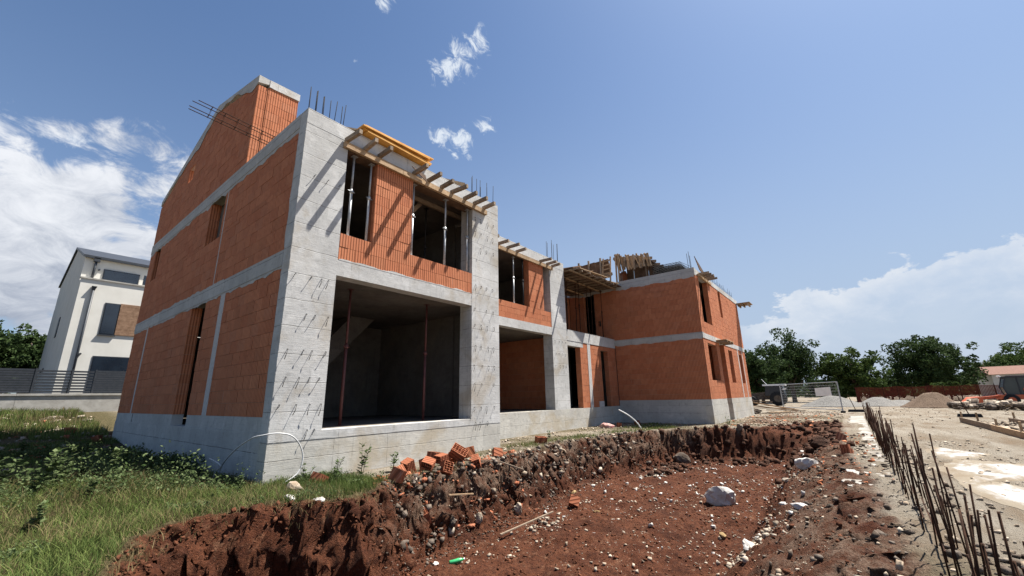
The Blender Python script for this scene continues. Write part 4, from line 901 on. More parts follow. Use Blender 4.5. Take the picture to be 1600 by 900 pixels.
# ---------------------------------------------------------------- foundation strip with starter bars
fs = thing('foundation_strip', 'pale concrete foundation strip with a long row of rusty starter bars', 'foundation', (0, -7.9, 0))
mb = MB(); N_ = 60
for i in range(N_+1):
    x_ = 4.8+i*(26-4.8)/N_; j1 = .06*math.sin(i*1.7)+random.uniform(-.05, .05); hz_ = .045+random.uniform(-.01, .01)
    mb.v += [(x_, -7.42+j1, -.3), (x_, -7.45+j1, hz_), (x_, -8.0, hz_+.01), (x_, -8.0, -.3)]
for i in range(N_):
    a = i*4
    for j in range(3): mb.f.append((a+j, a+j+1, a+j+5, a+j+4))
part('strip', mb, 'strip_lean', fs)
k = 0; x_ = -.7
while x_ < 24.5 and k < 150:
    far_ = x_ > 9
    for row in (0, 1):
        if random.random() < .24: continue
        px = x_+random.uniform(-.11, .11); py = -8.06-.13*row+random.uniform(-.03, .03)
        z0 = H(px, py)-.05; hh_ = random.choice([.42, .55, .62, .68, .78, .9]) if x_ > 1.4 else random.uniform(.5, .72)
        lx, ly = random.gauss(0, .08), random.gauss(0, .045)
        mb = MB(); mb.tube([(px, py, z0), (px+lx*.45, py+ly*.4, z0+hh_*.5), (px+lx, py+ly, z0+hh_+.05)], .0062 if x_ < 6 else .0085, 5); part('starter_bar', mb, 'rust', fs, True); k += 1
    x_ += .17 if x_ < 3 else (.22 if x_ < 14 else .34)
for xx in (1.4, 2.6, 4.6, 6.0, 8.5, 11.0):   # lower tie bars
    mb = MB(); z_ = H(xx, -8.1)+.12; mb.tube([(xx, -8.06, z_), (xx+1.9, -8.12, z_+random.uniform(-.02, .05))], .007, 5); part('tie_bar', mb, 'rust', fs)

# lime-white patches on the yard, as thin poured sheets
m, t, b = newmat('lime')
ed = t.new('ShaderNodeAttribute', attribute_name='edge').outputs['Fac']
ln_ = t.noise(t.new('ShaderNodeMapping', {'Vector': t.pos, 'Rotation': (0, 0, .3), 'Scale': (.7, 2.0, 1)}).outputs[0], 1.7, 8, .68, .4)
lf = t.ramp(t.m('ADD', t.m('MULTIPLY', ln_, 1.9), t.m('MULTIPLY', ed, .5)), 1.12, 1.62)
finish(t, t.mix(lf, t.mix(t.ramp(t.noise(t.pos, 2.2, 6, .65), .4, .7), (.19, .16, .12), (.155, .12, .082)), (.37, .37, .37)), .9, t.noise(t.pos, 20, 4), .6, .02)
def patch(pl_, label, zoff=.004, seed=0):
    c_ = np.mean(pl_, 0); n = len(pl_); ring = []
    for i in range(n):
        a = np.array(pl_[i]); b_ = np.array(pl_[(i+1) % n])
        for s_ in range(10):
            p = a+(b_-a)*s_/10; ring.append(p)
    ring = np.array(ring); k_ = 1+.28*fbm(ring[:, 0], ring[:, 1], .5, 4, 300+seed)
    rings = [c_+(ring-c_)*(k_*f)[:, None] for f in (1.0, .75, .5, .25, .02)]
    P = np.concatenate(rings); z = height(P[:, 0], P[:, 1])+zoff+.018; M = len(ring)
    z[:M] -= .022
    V = np.column_stack([P, z]); F = []
    for r_ in range(4):
        for i in range(M): F.append((r_*M+i, r_*M+(i+1) % M, (r_+1)*M+(i+1) % M, (r_+1)*M+i))
    o = npmesh('spill_patch', V, F, 'lime'); at_ = o.data.attributes.new('edge', 'FLOAT', 'POINT'); at_.data.foreach_set('value', np.repeat([0., .55, .9, 1., 1.], M).astype(np.float32)); tag(o, label, None, None, 'structure')
patch([(11.4, -9.0), (10.2, -9.75), (9.2, -9.4), (8.9, -9.0), (10, -8.75)], 'small white lime spill at the back of the yard', seed=1)
patch([(8.9, -9.1), (8.6, -10.8), (7.3, -11.2), (7.0, -10.0), (6.4, -9.2), (5.7, -8.75), (7.5, -8.6)], 'broad white lime spill across the yard', seed=2)
patch([(6.3, -9.2), (5.2, -9.6), (4.0, -9.9), (3.9, -9.1), (4.9, -8.8), (5.8, -8.7)], 'near white lime spill beside the starter bars', zoff=.008, seed=3)

# trench boards, bases and rods on the yard
def trench(label, a, b_, stakes):
    o = thing('trench_shutter', label, 'shutter', (a[0], a[1], 0)); a, b_ = Vector((*a, .12)), Vector((*b_, .1))
    mb = MB(); mid = a.lerp(b_, .5); mb.bar(a, mid, .04, .2); part('board', mb, 'old_timber', o)
    mb = MB(); mb.bar(mid, b_, .04, .2); part('board', mb, 'timber', o)
    for s_ in stakes:
        p = a.lerp(b_, s_); mb = MB(); mb.bar((p.x, p.y-.04, -.1), (p.x+random.uniform(-.04, .04), p.y-.04, .5+random.uniform(-.12, .12)), .05, .05); part('stake', mb, 'timber', o)
trench('near row of shuttering boards with stakes at the right edge of the yard', (22.0, -11.0), (12.6, -11.1), (.02, .3, .55, .8, .97))
trench('back row of shuttering boards beyond the near one', (21.8, -12.3), (13.2, -12.6), (.05, .5, .9))
x, y = pts(260, 13, 21, -12.4, -11.2); tag(scatter('rubble', x, y, lograd(260, .04, .2, 1.6), 'pale_stone', 'white broken pieces between the shuttering boards', .4), None, 'rubble')
for (x_, y_, lab) in [(32.5, -7.75, 'black rubber foot at the head of the starter bar row'), (26.6, -11.95, 'flat black rubber foot with a leaning rod on the yard')]:
    o = thing('rubber_foot', lab, 'barrier foot', (x_, y_, 0)); mb = MB()
    mb.add([(x_-.15, y_-.42, .02), (x_+.15, y_-.42, .02), (x_+.15, y_+.42, .02), (x_-.15, y_+.42, .02), (x_-.1, y_-.38, .17), (x_+.1, y_-.38, .17), (x_+.1, y_+.38, .17), (x_-.1, y_+.38, .17)], BOXF); part('base', mb, 'black_rubber', o)
    mb = MB(); mb.tube([(x_, y_, .1), (x_+.05, y_+.25, 1.1)], .02, 6); part('rod', mb, 'rust', o)

# planks thrown on the ground past the wing
for k, (a, b_, lab, mt) in enumerate([((28.2, -2.6, .75), (32.6, -4.6, .12), 'long pale plank sloping down at the front of the timber pile', 'timber'), ((28.6, -2.0, .6), (31.6, -4.6, .1), 'pale plank crossing under the long one in the timber pile', 'timber'), ((29, -3.3, .25), (33.2, -4.9, .08), 'grey plank lying flat at the front of the timber pile', 'old_timber'), ((28.4, -1.6, .95), (31.0, -3.3, .7), 'short plank on top of the timber pile', 'old_timber'), ((29.0, -1.2, .4), (33.0, -4.3, .2), 'dark plank at the back of the timber pile', 'old_timber'), ((28.2, -3.5, .12), (30.5, -4.3, .1), 'short pale board at the near left of the timber pile', 'timber')]):
    mb = MB(); mb.bar(a, b_, .22, .05); tag(build('plank', mb, mt), lab, 'plank')
stone(29.0, -2.0, (1.2, .7, .35), 'grey tarpaulin heap under the thrown planks', 'grey_rubble', 31, name='tarpaulin_heap', cat='heap')

# wire mesh site fence panel with sheet
fp = thing('site_fence_panel', 'see-through wire mesh site fence panel with a white notice sheet', 'fence', (31.3, -7.1, 0))
A, B = Vector((37.0, -3.3, 0)), Vector((31.3, -7.1, 0)); up = Vector((0, 0, 1)); hh_ = 1.92
for p in (A, B):
    mb = MB(); mb.tube([p, p+up*hh_], .035, 6); part('post', mb, 'galvanized_steel', fp)
for z_ in (.18, hh_):
    mb = MB(); mb.tube([A+up*z_, B+up*z_], .028, 6); part('rail', mb, 'galvanized_steel', fp)
mb = MB()
for i in range(1, 46): p = A.lerp(B, i/46); mb.tube([p+up*.2, p+up*hh_], .004, 3, False)
for j in range(1, 9): mb.tube([A+up*(.2+j*.19), B+up*(.2+j*.19)], .004, 3, False)
part('wire_mesh', mb, 'galvanized_steel', fp)
d_ = (B-A).normalized(); n_ = Vector((d_.y, -d_.x, 0)); 
if n_.dot(Vector((-1, 0, 0))) < 0: n_ = -n_
def sheet(o, a, b_, z0, z1, mt, off=.05, name='notice_sheet'):
    p, q = A.lerp(B, a)+n_*off, A.lerp(B, b_)+n_*off; mb = MB(); w_ = n_*.012
    mb.add([p+up*z0, q+up*(z0+.04), q+up*z1, p+up*(z1-.06), p+w_+up*z0, q+w_+up*(z0+.04), q+w_+up*z1, p+w_+up*(z1-.06)], BOXF); part(name, mb, mt, o)
sheet(fp, .66, .90, 1.02, 1.62, 'white_sheet'); sheet(fp, .06, .14, 1.52, 1.66, 'white_sheet')
for e in (A, B):
    mb = MB(); mb.box(e.x-.35, e.x+.35, e.y-.12, e.y+.12, .0, .12); part('foot', mb, 'black_rubber', fp)

# orange plastic barrier fence at the back of the yard
of = thing('barrier_netting', 'shade-darkened orange plastic netting fence along the back of the yard', 'fence', (56.7, -8, 0))
P0, P1 = Vector((56.8, -8.1, 0)), Vector((56.5, -19.5, 0)); n = 10
for i in range(n+1):
    p = P0.lerp(P1, i/n); mb = MB(); mb.tube([p, p+up*1.75], .03, 5); part('post', mb, 'rust', of)
mb = MB()
for j in range(14):
    z_ = .12+j*.115
    for i in range(24):
        a = P0.lerp(P1, i/24); b_ = P0.lerp(P1, (i+1)/24); s1 = .06*math.sin(i*1.1); s2 = .06*math.sin((i+1)*1.1)
        mb.bar(a+up*(z_+s1), b_+up*(z_+s2), .01, .055)
for i in range(120): p = P0.lerp(P1, (i+.5)/120); mb.bar(p+up*.1, p+up*1.62, .01, .03)
part('net', mb, 'net_orange_shaded', of)

# spoil and gravel piles
def pile(x_, y_, r1, r2, h_, mat, label, seed):
    n = 40; m_ = 14; vs = []; fs_ = []
    for j in range(m_+1):
        f = j/m_
        for i in range(n):
            a = 2*math.pi*i/n; rr = 1+.14*float(fbm(np.array([math.cos(a)*2.]), np.array([math.sin(a)*2.+seed]), 1., 3, seed)[0])*2
            X_ = x_+math.cos(a)*r1*f*rr; Y_ = y_+math.sin(a)*r2*f*rr
            prof = (1-f)**1.15*(1-.22*math.exp(-(f/.16)**2)); z_ = h_*prof-(.15 if j == m_ else 0)+.05*h_*float(fbm(np.array([X_]), np.array([Y_]), .6, 3, seed+5)[0])*2
            vs.append((X_, Y_, z_))
    for j in range(m_):
        for i in range(n): fs_.append((j*n+i, j*n+(i+1) % n, (j+1)*n+(i+1) % n, (j+1)*n+i))
    mb = MB(); mb.v = vs; mb.f = fs_; tag(build('gravel_pile', mb, mat), label, 'gravel pile', 'piles of gravel and sand at the back of the yard')
pile(45.4, -6.2, 2.2, 2.5, 1.22, 'gravel_grey', 'largest grey gravel pile, behind the wire fence panel', 401)
pile(46.5, -9.4, 2.0, 1.9, 1.0, 'gravel_grey', 'grey gravel pile next to the right of the largest one', 402)
pile(48.5, -11.0, 2.0, 2.0, .62, 'gravel_grey', 'low grey gravel pile beside the brown one', 403)
pile(42.6, -12.5, 1.9, 2.0, 1.42, 'gravel_brown', 'steep brown sand pile at the back of the yard', 404)

# broken concrete heap on the right
dh = thing('debris_heap', 'grey heap of broken concrete and stones in front of the red digger', 'debris', (39, -15, 0))
x, y = pts(330, 35.5, 41.5, -18.5, -13.0); r_ = lograd(330, .09, .36, 1.5); o_ = scatter('chunk', x, y, r_, 'grey_rubble', None, .55, zs=RNG.uniform(0, .3, 330)); o_.parent = dh; o_.location = (-39, 15, 0)
x, y = pts(110, 35.5, 41.0, -18.5, -13.3); r_ = lograd(110, .1, .38, 1.5); o_ = scatter('chunk', x, y, r_, 'pale_stone', None, .5, zs=RNG.uniform(.1, .4, 110)); o_.parent = dh; o_.location = (-39, 15, 0)

# ---------------------------------------------------------------- vehicles
def wheel(o, c_, r_, w_, ax='y', rim='digger_orange'):
    c_ = Vector(c_); d_ = Vector((0, 1, 0)) if ax == 'y' else Vector((1, 0, 0))
    mb = MB(); mb.tube([c_-d_*w_/2, c_-d_*w_*.42, c_+d_*w_*.42, c_+d_*w_/2], [r_*.88, r_, r_, r_*.88], 20); wh = part('wheel', mb, 'black_rubber', o, True)
    mb = MB(); mb.tube([c_-d_*w_*.54, c_+d_*w_*.54], r_*.5, 14); rm = build('rim', mb, rim); rm.data.transform(Matrix.Translation(-Vector(o.location))); rm.parent = wh
dg = thing('wheeled_digger', 'red-orange wheeled digger with dark glazed cab at the right edge', 'digger', (46.5, -18.0, 0))
bx_ = lambda name, mat, *a: part(name, MB().box(*a), mat, dg)
# vehicle runs along y (towards the right of the view); cab on the left
bx_('chassis', 'digger_orange', 45.7, 47.4, -21.2, -16.4, .55, .95)
mb = MB(); mb.prism([(-21.4, .95), (-18.6, .95), (-18.6, 1.62), (-19.0, 1.78), (-21.0, 1.7), (-21.4, 1.5)], 'x', 45.9, 47.2); part('engine_hood', mb, 'digger_orange', dg)
mb = MB(); mb.prism([(-18.58, .95), (-16.9, .95), (-16.75, 1.6), (-17.0, 2.42), (-18.5, 2.42)], 'x', 45.95, 47.15); part('cab_glazing', mb, 'cab_glass', dg)
for (p, q) in [((-18.58, .95), (-18.5, 2.42)), ((-16.9, .95), (-16.75, 1.6)), ((-16.75, 1.6), (-17.0, 2.42)), ((-17.7, .95), (-17.7, 2.42))]:
    for xx in (45.94, 47.16):
        mb = MB(); mb.bar((xx, p[0], p[1]), (xx, q[0], q[1]), .08, .08); part('cab_pillar', mb, 'anthracite', dg)
bx_('cab_roof', 'anthracite', 45.85, 47.25, -18.65, -16.85, 2.422, 2.54)
mb = MB(); mb.bar((46.5, -16.4, .8), (46.5, -14.9, .62), .5, .22); part('loader_arm', mb, 'digger_orange', dg)
mb = MB(); mb.prism([(-15.2, .2), (-13.9, .15), (-14.5, .75), (-15.2, .8)], 'x', 45.4, 47.6); part('bucket', mb, 'digger_orange', dg)
mb = MB(); mb.bar((46.5, -19.2, 1.7), (46.5, -19.9, 2.75), .18, .22); part('boom', mb, 'anthracite', dg)
for yy, r_ in ((-17.0, .5), (-20.3, .62)):
    for xx in (45.75, 47.35): wheel(dg, (xx, yy, r_), r_, .42, 'x')
bx_('fender', 'digger_orange', 45.86, 45.93, -18.8, -17.9, .95, 1.5)
for i in range(2):
    mb = MB(); mb.tube([(46.2+.5*i, -16.8, 2.5), (46.2+.5*i, -16.7, 2.62)], .06, 8); part('lamp', mb, 'white_sheet', dg)
dg.scale = (.86, .86, .86)
tr = thing('site_tractor', 'small tractor with white-roofed cab parked behind the timber pile', 'tractor', (49, -1, 0))
mb = MB(); mb.prism([(-2.4, 1.0), (-.6, 1.0), (-.75, 2.0), (-2.25, 2.0)], 'x', 48.3, 49.7); part('cab_glazing', mb, 'dark_glass', tr)
mb = MB(); mb.box(48.2, 49.8, -2.5, -.5, 2.002, 2.16); part('cab_roof', mb, 'white_sheet', tr)
mb = MB(); mb.prism([(-2.3, .6), (1.3, .6), (1.3, 1.2), (-.6, 1.4), (-2.3, 1.0)], 'x', 48.55, 49.45); part('body', mb, 'grey_rubble', tr)
for yy, r_ in ((-1.7, .7), (.7, .5)):
    for xx in (48.3, 49.7): wheel(tr, (xx, yy, r_), r_, .35, 'x', 'grey_rubble')
mb = MB(); mb.tube([(48.4, -.9, 2.15), (48.4, -.5, 2.7)], .03, 6); part('exhaust', mb, 'white_sheet', tr)

# far white house with tiled roof
fh = thing('small_house', 'low white house with red-brown tiled roof behind the digger', 'house', (74, -26, 0))
mb = MB(); mb.prism([(-33, 0), (-21.5, 0), (-21.5, 2.9), (-33, 3.0)], 'x', 74, 82); part('wall', mb, 'white_render', fh)
mb = MB(); mb.add([(73.6, -21.2, 2.92), (73.6, -33.2, 3.02), (78, -33.2, 4.1), (78, -21.2, 4.0), (82.4, -21.2, 2.92), (82.4, -33.2, 3.02)], [(0, 1, 2, 3), (3, 2, 5, 4), (0, 3, 4), (1, 5, 2), (0, 4, 5, 1)]); part('roof', mb, 'roof_tile', fh)
mb = MB(); mb.box(73.85, 73.98, -24.6, -22.6, 2.55, 2.7); part('fascia', mb, 'roof_tile', fh)
for y_ in (-23.6, -27.4):
    f_ = part('window', MB().box(73.93, 74.05, y_-.6, y_+.6, .9, 2.1), 'anthracite', fh)

# ---------------------------------------------------------------- neighbouring white house on the left, boundary wall and slat fence
GH = 1.05
wh = thing('modern_house', 'white rendered modern house with dark windows and anthracite downpipes', 'house', (0, 25, GH))
def wp(name, mat, *a, label=None): return part(name, MB().box(*a), mat, wh, label=label)
wp('lower_volume', 'white_render', -.69, 10, 25, 38, GH-.5, 8.3)
mb = MB(); mb.prism([(25.9, 8.3), (38.0, 8.3), (38.0, 10.1), (31.5, 11.55), (25.9, 9.75)], 'x', -.68, 10); part('upper_volume', mb, 'white_render', wh)
mb = MB(); mb.prism([(25.7, 9.72), (31.5, 11.57), (38.2, 10.08), (38.2, 10.2), (31.5, 11.72), (25.7, 9.87)], 'x', -.78, 10.1); part('roof', mb, 'anthracite', wh)
wp('parapet_cap', 'kerb_concrete', -.74, 10.05, 24.94, 25.2, 8.302, 8.38)
def win(x0, x1, z0, z1, y_, frame=.05):
    f = wp('window', 'anthracite', x0, x1, y_-.03, y_+.05, z0, z1); q = MB().box(x0+frame, x1-frame, y_-.045, y_-.03, z0+frame, z1-frame); pn = build('pane', q, 'dark_glass'); pn.data.transform(Matrix.Translation(-Vector(wh.location))); pn.parent = f
win(.2, 1.85, 8.5, 9.2, 25.88); win(.5, 1.16, 5.24, 7.07, 25)
wp('window_sill', 'anthracite', .46, 1.2, 24.9, 24.998, 5.18, 5.235)
f_ = wp('cladding', 'wood_cladding', 1.165, 2.4, 24.96, 25.002, 5.25, 7.1)
for i in range(11): wp('cladding_board', 'wood_cladding', 1.17, 2.4, 24.945, 24.962, 5.26+i*.167, 5.26+i*.167+.158)
win(.5, 4.2, 1.6, 4.03, 25); wp('glass_balustrade', 'dark_glass', 1.9, 4, 24.96, 24.98, 8.4, 9.0)
for (a, b_) in (((-.12, 24.93, 7.7), (-.13, 24.93, GH)),):
    mb = MB(); mb.tube([a, b_], .055, 10); dp = part('downpipe', mb, 'anthracite', wh, True)
mb = MB(); mb.add([(-.22, 24.82, 7.9), (.0, 24.82, 7.9), (.0, 24.99, 7.9), (-.22, 24.99, 7.9), (-.17, 24.88, 7.68), (-.06, 24.88, 7.68), (-.06, 24.98, 7.68), (-.17, 24.98, 7.68)], BOXF); part('hopper', mb, 'anthracite', wh)
mb = MB(); mb.tube([(-.2, 25.82, 9.75), (-.22, 25.82, 8.4)], .06, 10); part('downpipe', mb, 'anthracite', wh, True)
mb = MB(); mb.box(-.32, -.05, 25.7, 25.89, 9.55, 9.78); part('hopper', mb, 'anthracite', wh)
for (x_, z_) in ((.0, 9.1), (-.02, 4.1)):
    mb = MB(); mb.tube([(x_, 25 if z_ < 5 else 25.88, z_), (x_, 24.85 if z_ < 5 else 25.75, z_)], .05, 10); part('wall_lamp', mb, 'anthracite', wh)
for (y_, z0, z1) in ((31.5, 5.6, 6.9), (34.0, 3.55, 3.8), (35.4, 3.5, 3.72)):
    mb = MB(); mb.box(-.72, -.66, y_-.35, y_+.35, z0, z1); part('window', mb, 'anthracite', wh)
# boundary wall
bw = thing('boundary_wall', 'low pale concrete boundary wall with a flat cap left of the building', 'wall', (0, 22, 0))
for i in range(6):
    a = -14+i*4.; mb = MB(); mb.box(a+.004, a+3.996, 22, 22.25, .3, 1.84); part('wall_panel', mb, 'kerb_concrete', bw)
    mb = MB(); mb.box(a+.004, a+3.996, 21.95, 22.3, 1.842, 1.94); part('cap', mb, 'kerb_concrete', bw)
sf = thing('slat_fence', 'dark anthracite horizontal slat fence on top of the boundary wall', 'fence', (0, 22.1, 1.94))
posts = [-8.2, -6.4, -4.6, -2.9, -1.58, -.38, .45, 2.2, 4.0, 5.8]
for x_ in posts:
    mb = MB(); mb.box(x_-.035, x_+.035, 22.08, 22.15, 1.942, 3.1); part('post', mb, 'anthracite', sf)
for a, b_ in zip(posts, posts[1:]):
    dense = b_ < -1 or a > .3
    n = 10 if dense else 8; hh_ = .096 if dense else .085
    for i in range(n):
        z_ = 1.98+i*1.1/n; mb = MB(); mb.box(a+.036, b_-.036, 22.1, 22.125, z_, z_+hh_); part('slat', mb, 'anthracite', sf)

# ---------------------------------------------------------------- trees
def leafcloud(centres, radii, per, size, rs):
    n = len(centres)*per; c_ = np.repeat(centres, per, 0); r_ = np.repeat(radii, per)
    d_ = rs.normal(size=(n, 3)); d_ /= np.linalg.norm(d_, axis=1)[:, None]; p = c_+d_*(r_*rs.uniform(.35, 1.0, n)**.6)[:, None]*np.array([1, 1, .8])
    a = rs.normal(size=(n, 3))+d_*.6; a /= np.linalg.norm(a, axis=1)[:, None]; b_ = np.cross(a, rs.normal(size=(n, 3))); b_ /= np.linalg.norm(b_, axis=1)[:, None]; e = np.cross(a, b_)
    s_ = (size*rs.uniform(.6, 1.4, n))[:, None]
    V = np.stack([p-b_*s_, p+e*s_*.55, p+b_*s_, p-e*s_*.55], 1).reshape(-1, 3)
    return V, np.arange(n*4).reshape(-1, 4)
def tree(x_, y_, z0, h_, rx, label, mat='leaf_dark', seed=0, low=.02, n=170, per=70, size=.16, cat='tree', name='broadleaf_tree'):
    rs = np.random.default_rng(seed); o = thing(name, label, cat, (x_, y_, z0))
    zc = h_*(.5+low/2); rz = h_*(1-low)/2
    lobes = [(rs.normal(0, .33, 3)*np.array([rx, rx, rz*.55])+np.array([0, 0, zc]), rs.uniform(.5, .78)) for _ in range(9)]
    cs = []; rr = []
    while len(cs) < n:
        lb, k_ = lobes[rs.integers(9)]
        d_ = rs.normal(size=3); d_ /= np.linalg.norm(d_); p = lb+d_*np.array([rx, rx, rz])*k_*rs.uniform(.55, 1)
        q = (p-np.array([0, 0, zc]))/np.array([rx, rx, rz])
        if np.linalg.norm(q) > 1.08 or p[2] < h_*low*.6: continue
        cs.append(p); rr.append(rs.uniform(.09, .17)*h_*.62)
    cs, rr = np.array(cs), np.array(rr)
    V, F = leafcloud(cs, rr, per, size, rs)
    cr2 = npmesh('crown', V, F, mat, o)
    mb = MB(); mb.tube([(x_, y_, z0-.3), (x_+.1, y_, z0+h_*.2), (x_-.05, y_+.1, z0+h_*.45), (x_, y_, z0+h_*.75)], [h_*.032, h_*.025, h_*.018, h_*.006], 8)
    for i in range(7):
        t_ = cs[rs.integers(n)]; a = Vector((x_, y_, z0+h_*rs.uniform(.15, .45))); b_ = Vector((x_+t_[0]*.8, y_+t_[1]*.8, z0+t_[2]))
        mb.tube([a, a.lerp(b_, .5)+Vector((0, 0, -.04*h_)), b_], [h_*.013, h_*.009, h_*.003], 6)
    part('trunk', mb, 'trunk_bark', o, True)
    return o
tree(60, 1.3, 0, 7.0, 3.6, 'dark rounded tree just right of the far corner of the wing', seed=1)
tree(65.5, -1.6, 0, 9.6, 3.9, 'tallest dark tree with a pointed top behind the wire fence panel', seed=2, n=190)
tree(66.5, -8.3, 0, 7.2, 3.5, 'mid green rounded tree behind the largest gravel pile', 'leaf_mid', seed=3, n=170)
tree(73.5, -15.6, 0, 9.0, 5.0, 'broad dark tree with a ragged top behind the brown sand pile', seed=4, n=240)
tree(86, -23.2, 0, 6.6, 4.4, 'lower dark tree sloping down beside the broad one, left of the far white house', seed=5, n=150)
tree(90, -27.5, 0, 7.4, 4.6, 'tree standing directly behind the tiled roof of the far white house', 'leaf_mid', seed=31)
tree(92, -31.0, 0, 9.2, 5.5, 'green tree rising behind the far white house at the right edge', 'leaf_mid', seed=6, n=170)
tree(98, -29, 0, 6.8, 4.5, 'pale green low tree behind the roof of the far white house', 'leaf_mid', seed=7)
tree(78, -5.2, 0, 4.0, 2.6, 'low tree filling the gap left of the mid green tree', seed=8, n=110)
tree(82, -12.4, 0, 4.2, 2.6, 'low tree filling the gap right of the mid green tree', seed=9, n=110)
tree(76, 2.5, 0, 7.0, 4.5, 'dark tree standing back behind the wing corner', seed=10, n=120)
tree(58.5, -15.6, 0, 2.6, 1.5, 'low scrubby bush growing through the orange netting', 'leaf_mid', seed=11, n=50, per=60, size=.1, low=.02, cat='bush', name='scrub_bush')
for k, (x_, y_, h_, r_) in enumerate([(-3.9, 44, 8.0, 3.6), (-1.2, 41.5, 7.0, 2.6), (-7, 40, 8.0, 4.2)]):
    tree(x_, y_, 1.0, h_, r_, ['dark tree at the left edge, furthest back behind the slat fence', 'dark tree close against the side of the white modern house', 'large dark tree beyond the left edge of the slat fence'][k], seed=20+k, n=190, size=.15)
# distant wood closing the horizon
rs = np.random.default_rng(77); cs = []
for a in np.linspace(68, 118, 130):
    d_ = rs.uniform(120, 150); cs.append((CAM[0]+math.sin(rad(a))*d_, CAM[1]+math.cos(rad(a))*d_, rs.uniform(.3, 2.5)))
V, F = leafcloud(np.array(cs), np.full(len(cs), 3.0), 120, .5, rs)
tag(npmesh('distant_wood', V, F, 'leaf_dark'), 'continuous dark wood closing the horizon behind the yard', 'wood', None, 'stuff')
cs = []
for a in np.linspace(-14, 30, 60):
    d_ = rs.uniform(75, 95); cs.append((CAM[0]+math.sin(rad(a))*d_, CAM[1]+math.cos(rad(a))*d_, rs.uniform(1, 7)))
V, F = leafcloud(np.array(cs), np.full(len(cs), 3.6), 120, .4, rs)
tag(npmesh('distant_wood', V, F, 'leaf_dark'), 'dark wood far behind the boundary wall on the left', 'wood', None, 'stuff')

# ---------------------------------------------------------------- grass and weeds
def blades(name, x_, y_, h_, wd, mat, label, lean=.5, zs=None):
    n = len(x_); z_ = height(x_, y_) if zs is None else zs; a = RNG.uniform(0, 6.28, n); l_ = RNG.uniform(.1, lean, n)*h_; b_ = RNG.uniform(0, 6.28, n)
    dx, dy = np.cos(a)*wd/2, np.sin(a)*wd/2; lx, ly = np.cos(b_)*l_, np.sin(b_)*l_
    V = np.stack([np.stack([x_-dx, y_-dy, z_-.01], -1), np.stack([x_+dx, y_+dy, z_-.01], -1),
                  np.stack([x_+lx*.35+dx*.8, y_+ly*.35+dy*.8, z_+h_*.55], -1), np.stack([x_+lx*.35-dx*.8, y_+ly*.35-dy*.8, z_+h_*.55], -1),
                  np.stack([x_+lx, y_+ly, z_+h_], -1)], 1).reshape(-1, 3)
    k_ = np.arange(n)[:, None]*5; F = np.concatenate([np.concatenate([k_, k_+1, k_+2, k_+3], 1)]); F2 = np.concatenate([k_+3, k_+2, k_+4, k_+4], 1)
    T_ = np.concatenate([np.concatenate([k_, k_+1, k_+2], 1), np.concatenate([k_, k_+2, k_+3], 1), np.concatenate([k_+3, k_+2, k_+4], 1)])
    return tag(npmesh(name, V, T_, mat), label, 'grass', None, 'stuff')
def gpts(n, x0, x1, y0, y1, cond):
    x_ = RNG.uniform(x0, x1, n); y_ = RNG.uniform(y0, y1, n); k_ = cond(x_, y_) & ~((x_ > -.02) & (y_ > -.02)); return x_[k_], y_[k_]
lip = lambda x_, y_: pit_d(x_, y_)+.2*fbm(x_, y_, .5, 3, 121)
x, y = gpts(60000, -4.2, .6, -3.2, 2.6, lambda x, y: (lip(x, y) < -.12) & (x < .25+.5*fbm(x, y, .5, 2, 5)))
blades('grass', x, y, RNG.uniform(.03, .13, len(x))*(1+1.1*fbm(x, y, .5, 3, 7)), .007, 'grass_blade', 'lush green grass on the bank left of the corner', 1.3)
x, y = gpts(36000, -5.5, 0, 2.6, 12.5, lambda x, y: fbm(x, y, 1.2, 4, 11)-.03*(y-2.6) > -.17)
blades('grass', x, y, RNG.uniform(.03, .15, len(x)), .010, 'grass_blade', 'grass in the shade along the left wall', 1.3)
x, y = gpts(30000, -7, 2.5, 12.5, 22, lambda x, y: fbm(x, y, 1.5, 3, 12) > -.1)
blades('grass', x, y, RNG.uniform(.08, .32, len(x)), .016, 'grass_blade', 'rough sunlit grass before the boundary wall')
x, y = gpts(9000, -7, 2.5, 12.5, 22, lambda x, y: fbm(x, y, 1.5, 3, 14) > -.05)
blades('grass', x, y, RNG.uniform(.1, .36, len(x)), .014, 'dry_grass', 'straw-coloured dry grass before the boundary wall')
x, y = gpts(22000, -4.2, .3, -3.2, 3.0, lambda x, y: (lip(x, y) < -.1) & (fbm(x, y, .7, 4, 17) > -.05))
blades('grass', x, y, RNG.uniform(.05, .2, len(x)), .005, 'dry_grass', 'dry straw stalks mixed through the bank grass', 1.4)
x, y = gpts(16000, .1, 2.4, -2.0, -.02, lambda x, y: (lip(x, y) < -.1) & (x+1.2*fbm(x, y, .6, 3, 13) < 1.35))
blades('grass', x, y, RNG.uniform(.04, .16, len(x)), .007, 'grass_blade', 'green tuft strip between the plinth and the block heap')
x, y = gpts(9000, -2.6, 3, -3.6, -1.0, lambda x, y: (np.abs(lip(x, y)+.05) < .17))
blades('grass', x, y, RNG.uniform(.03, .12, len(x)), .006, 'dry_grass', 'dry roots and straw along the lip of the bank', 1.6)
x, y = gpts(14000, 3.6, 17, -2, 1.5, lambda x, y: (lip(x, y) < -.05) & (fbm(x, y, 1.1, 3, 15) > .0))
blades('grass', x, y, RNG.uniform(.03, .12, len(x)), .010, 'grass_blade', 'thin grass on the strip below the middle house')
x, y = gpts(9000, 3.6, 24, -6.8, 1.5, lambda x, y: (pit_d(x, y) < -.02) & (fbm(x, y, 1.3, 3, 16) > -.05) & ~((x > 17.3) & (y > -2.8)))
blades('grass', x, y, RNG.uniform(.03, .10, len(x)), .012, 'dry_grass', 'dry yellow grass round the pit edge and the wing', 1.2)

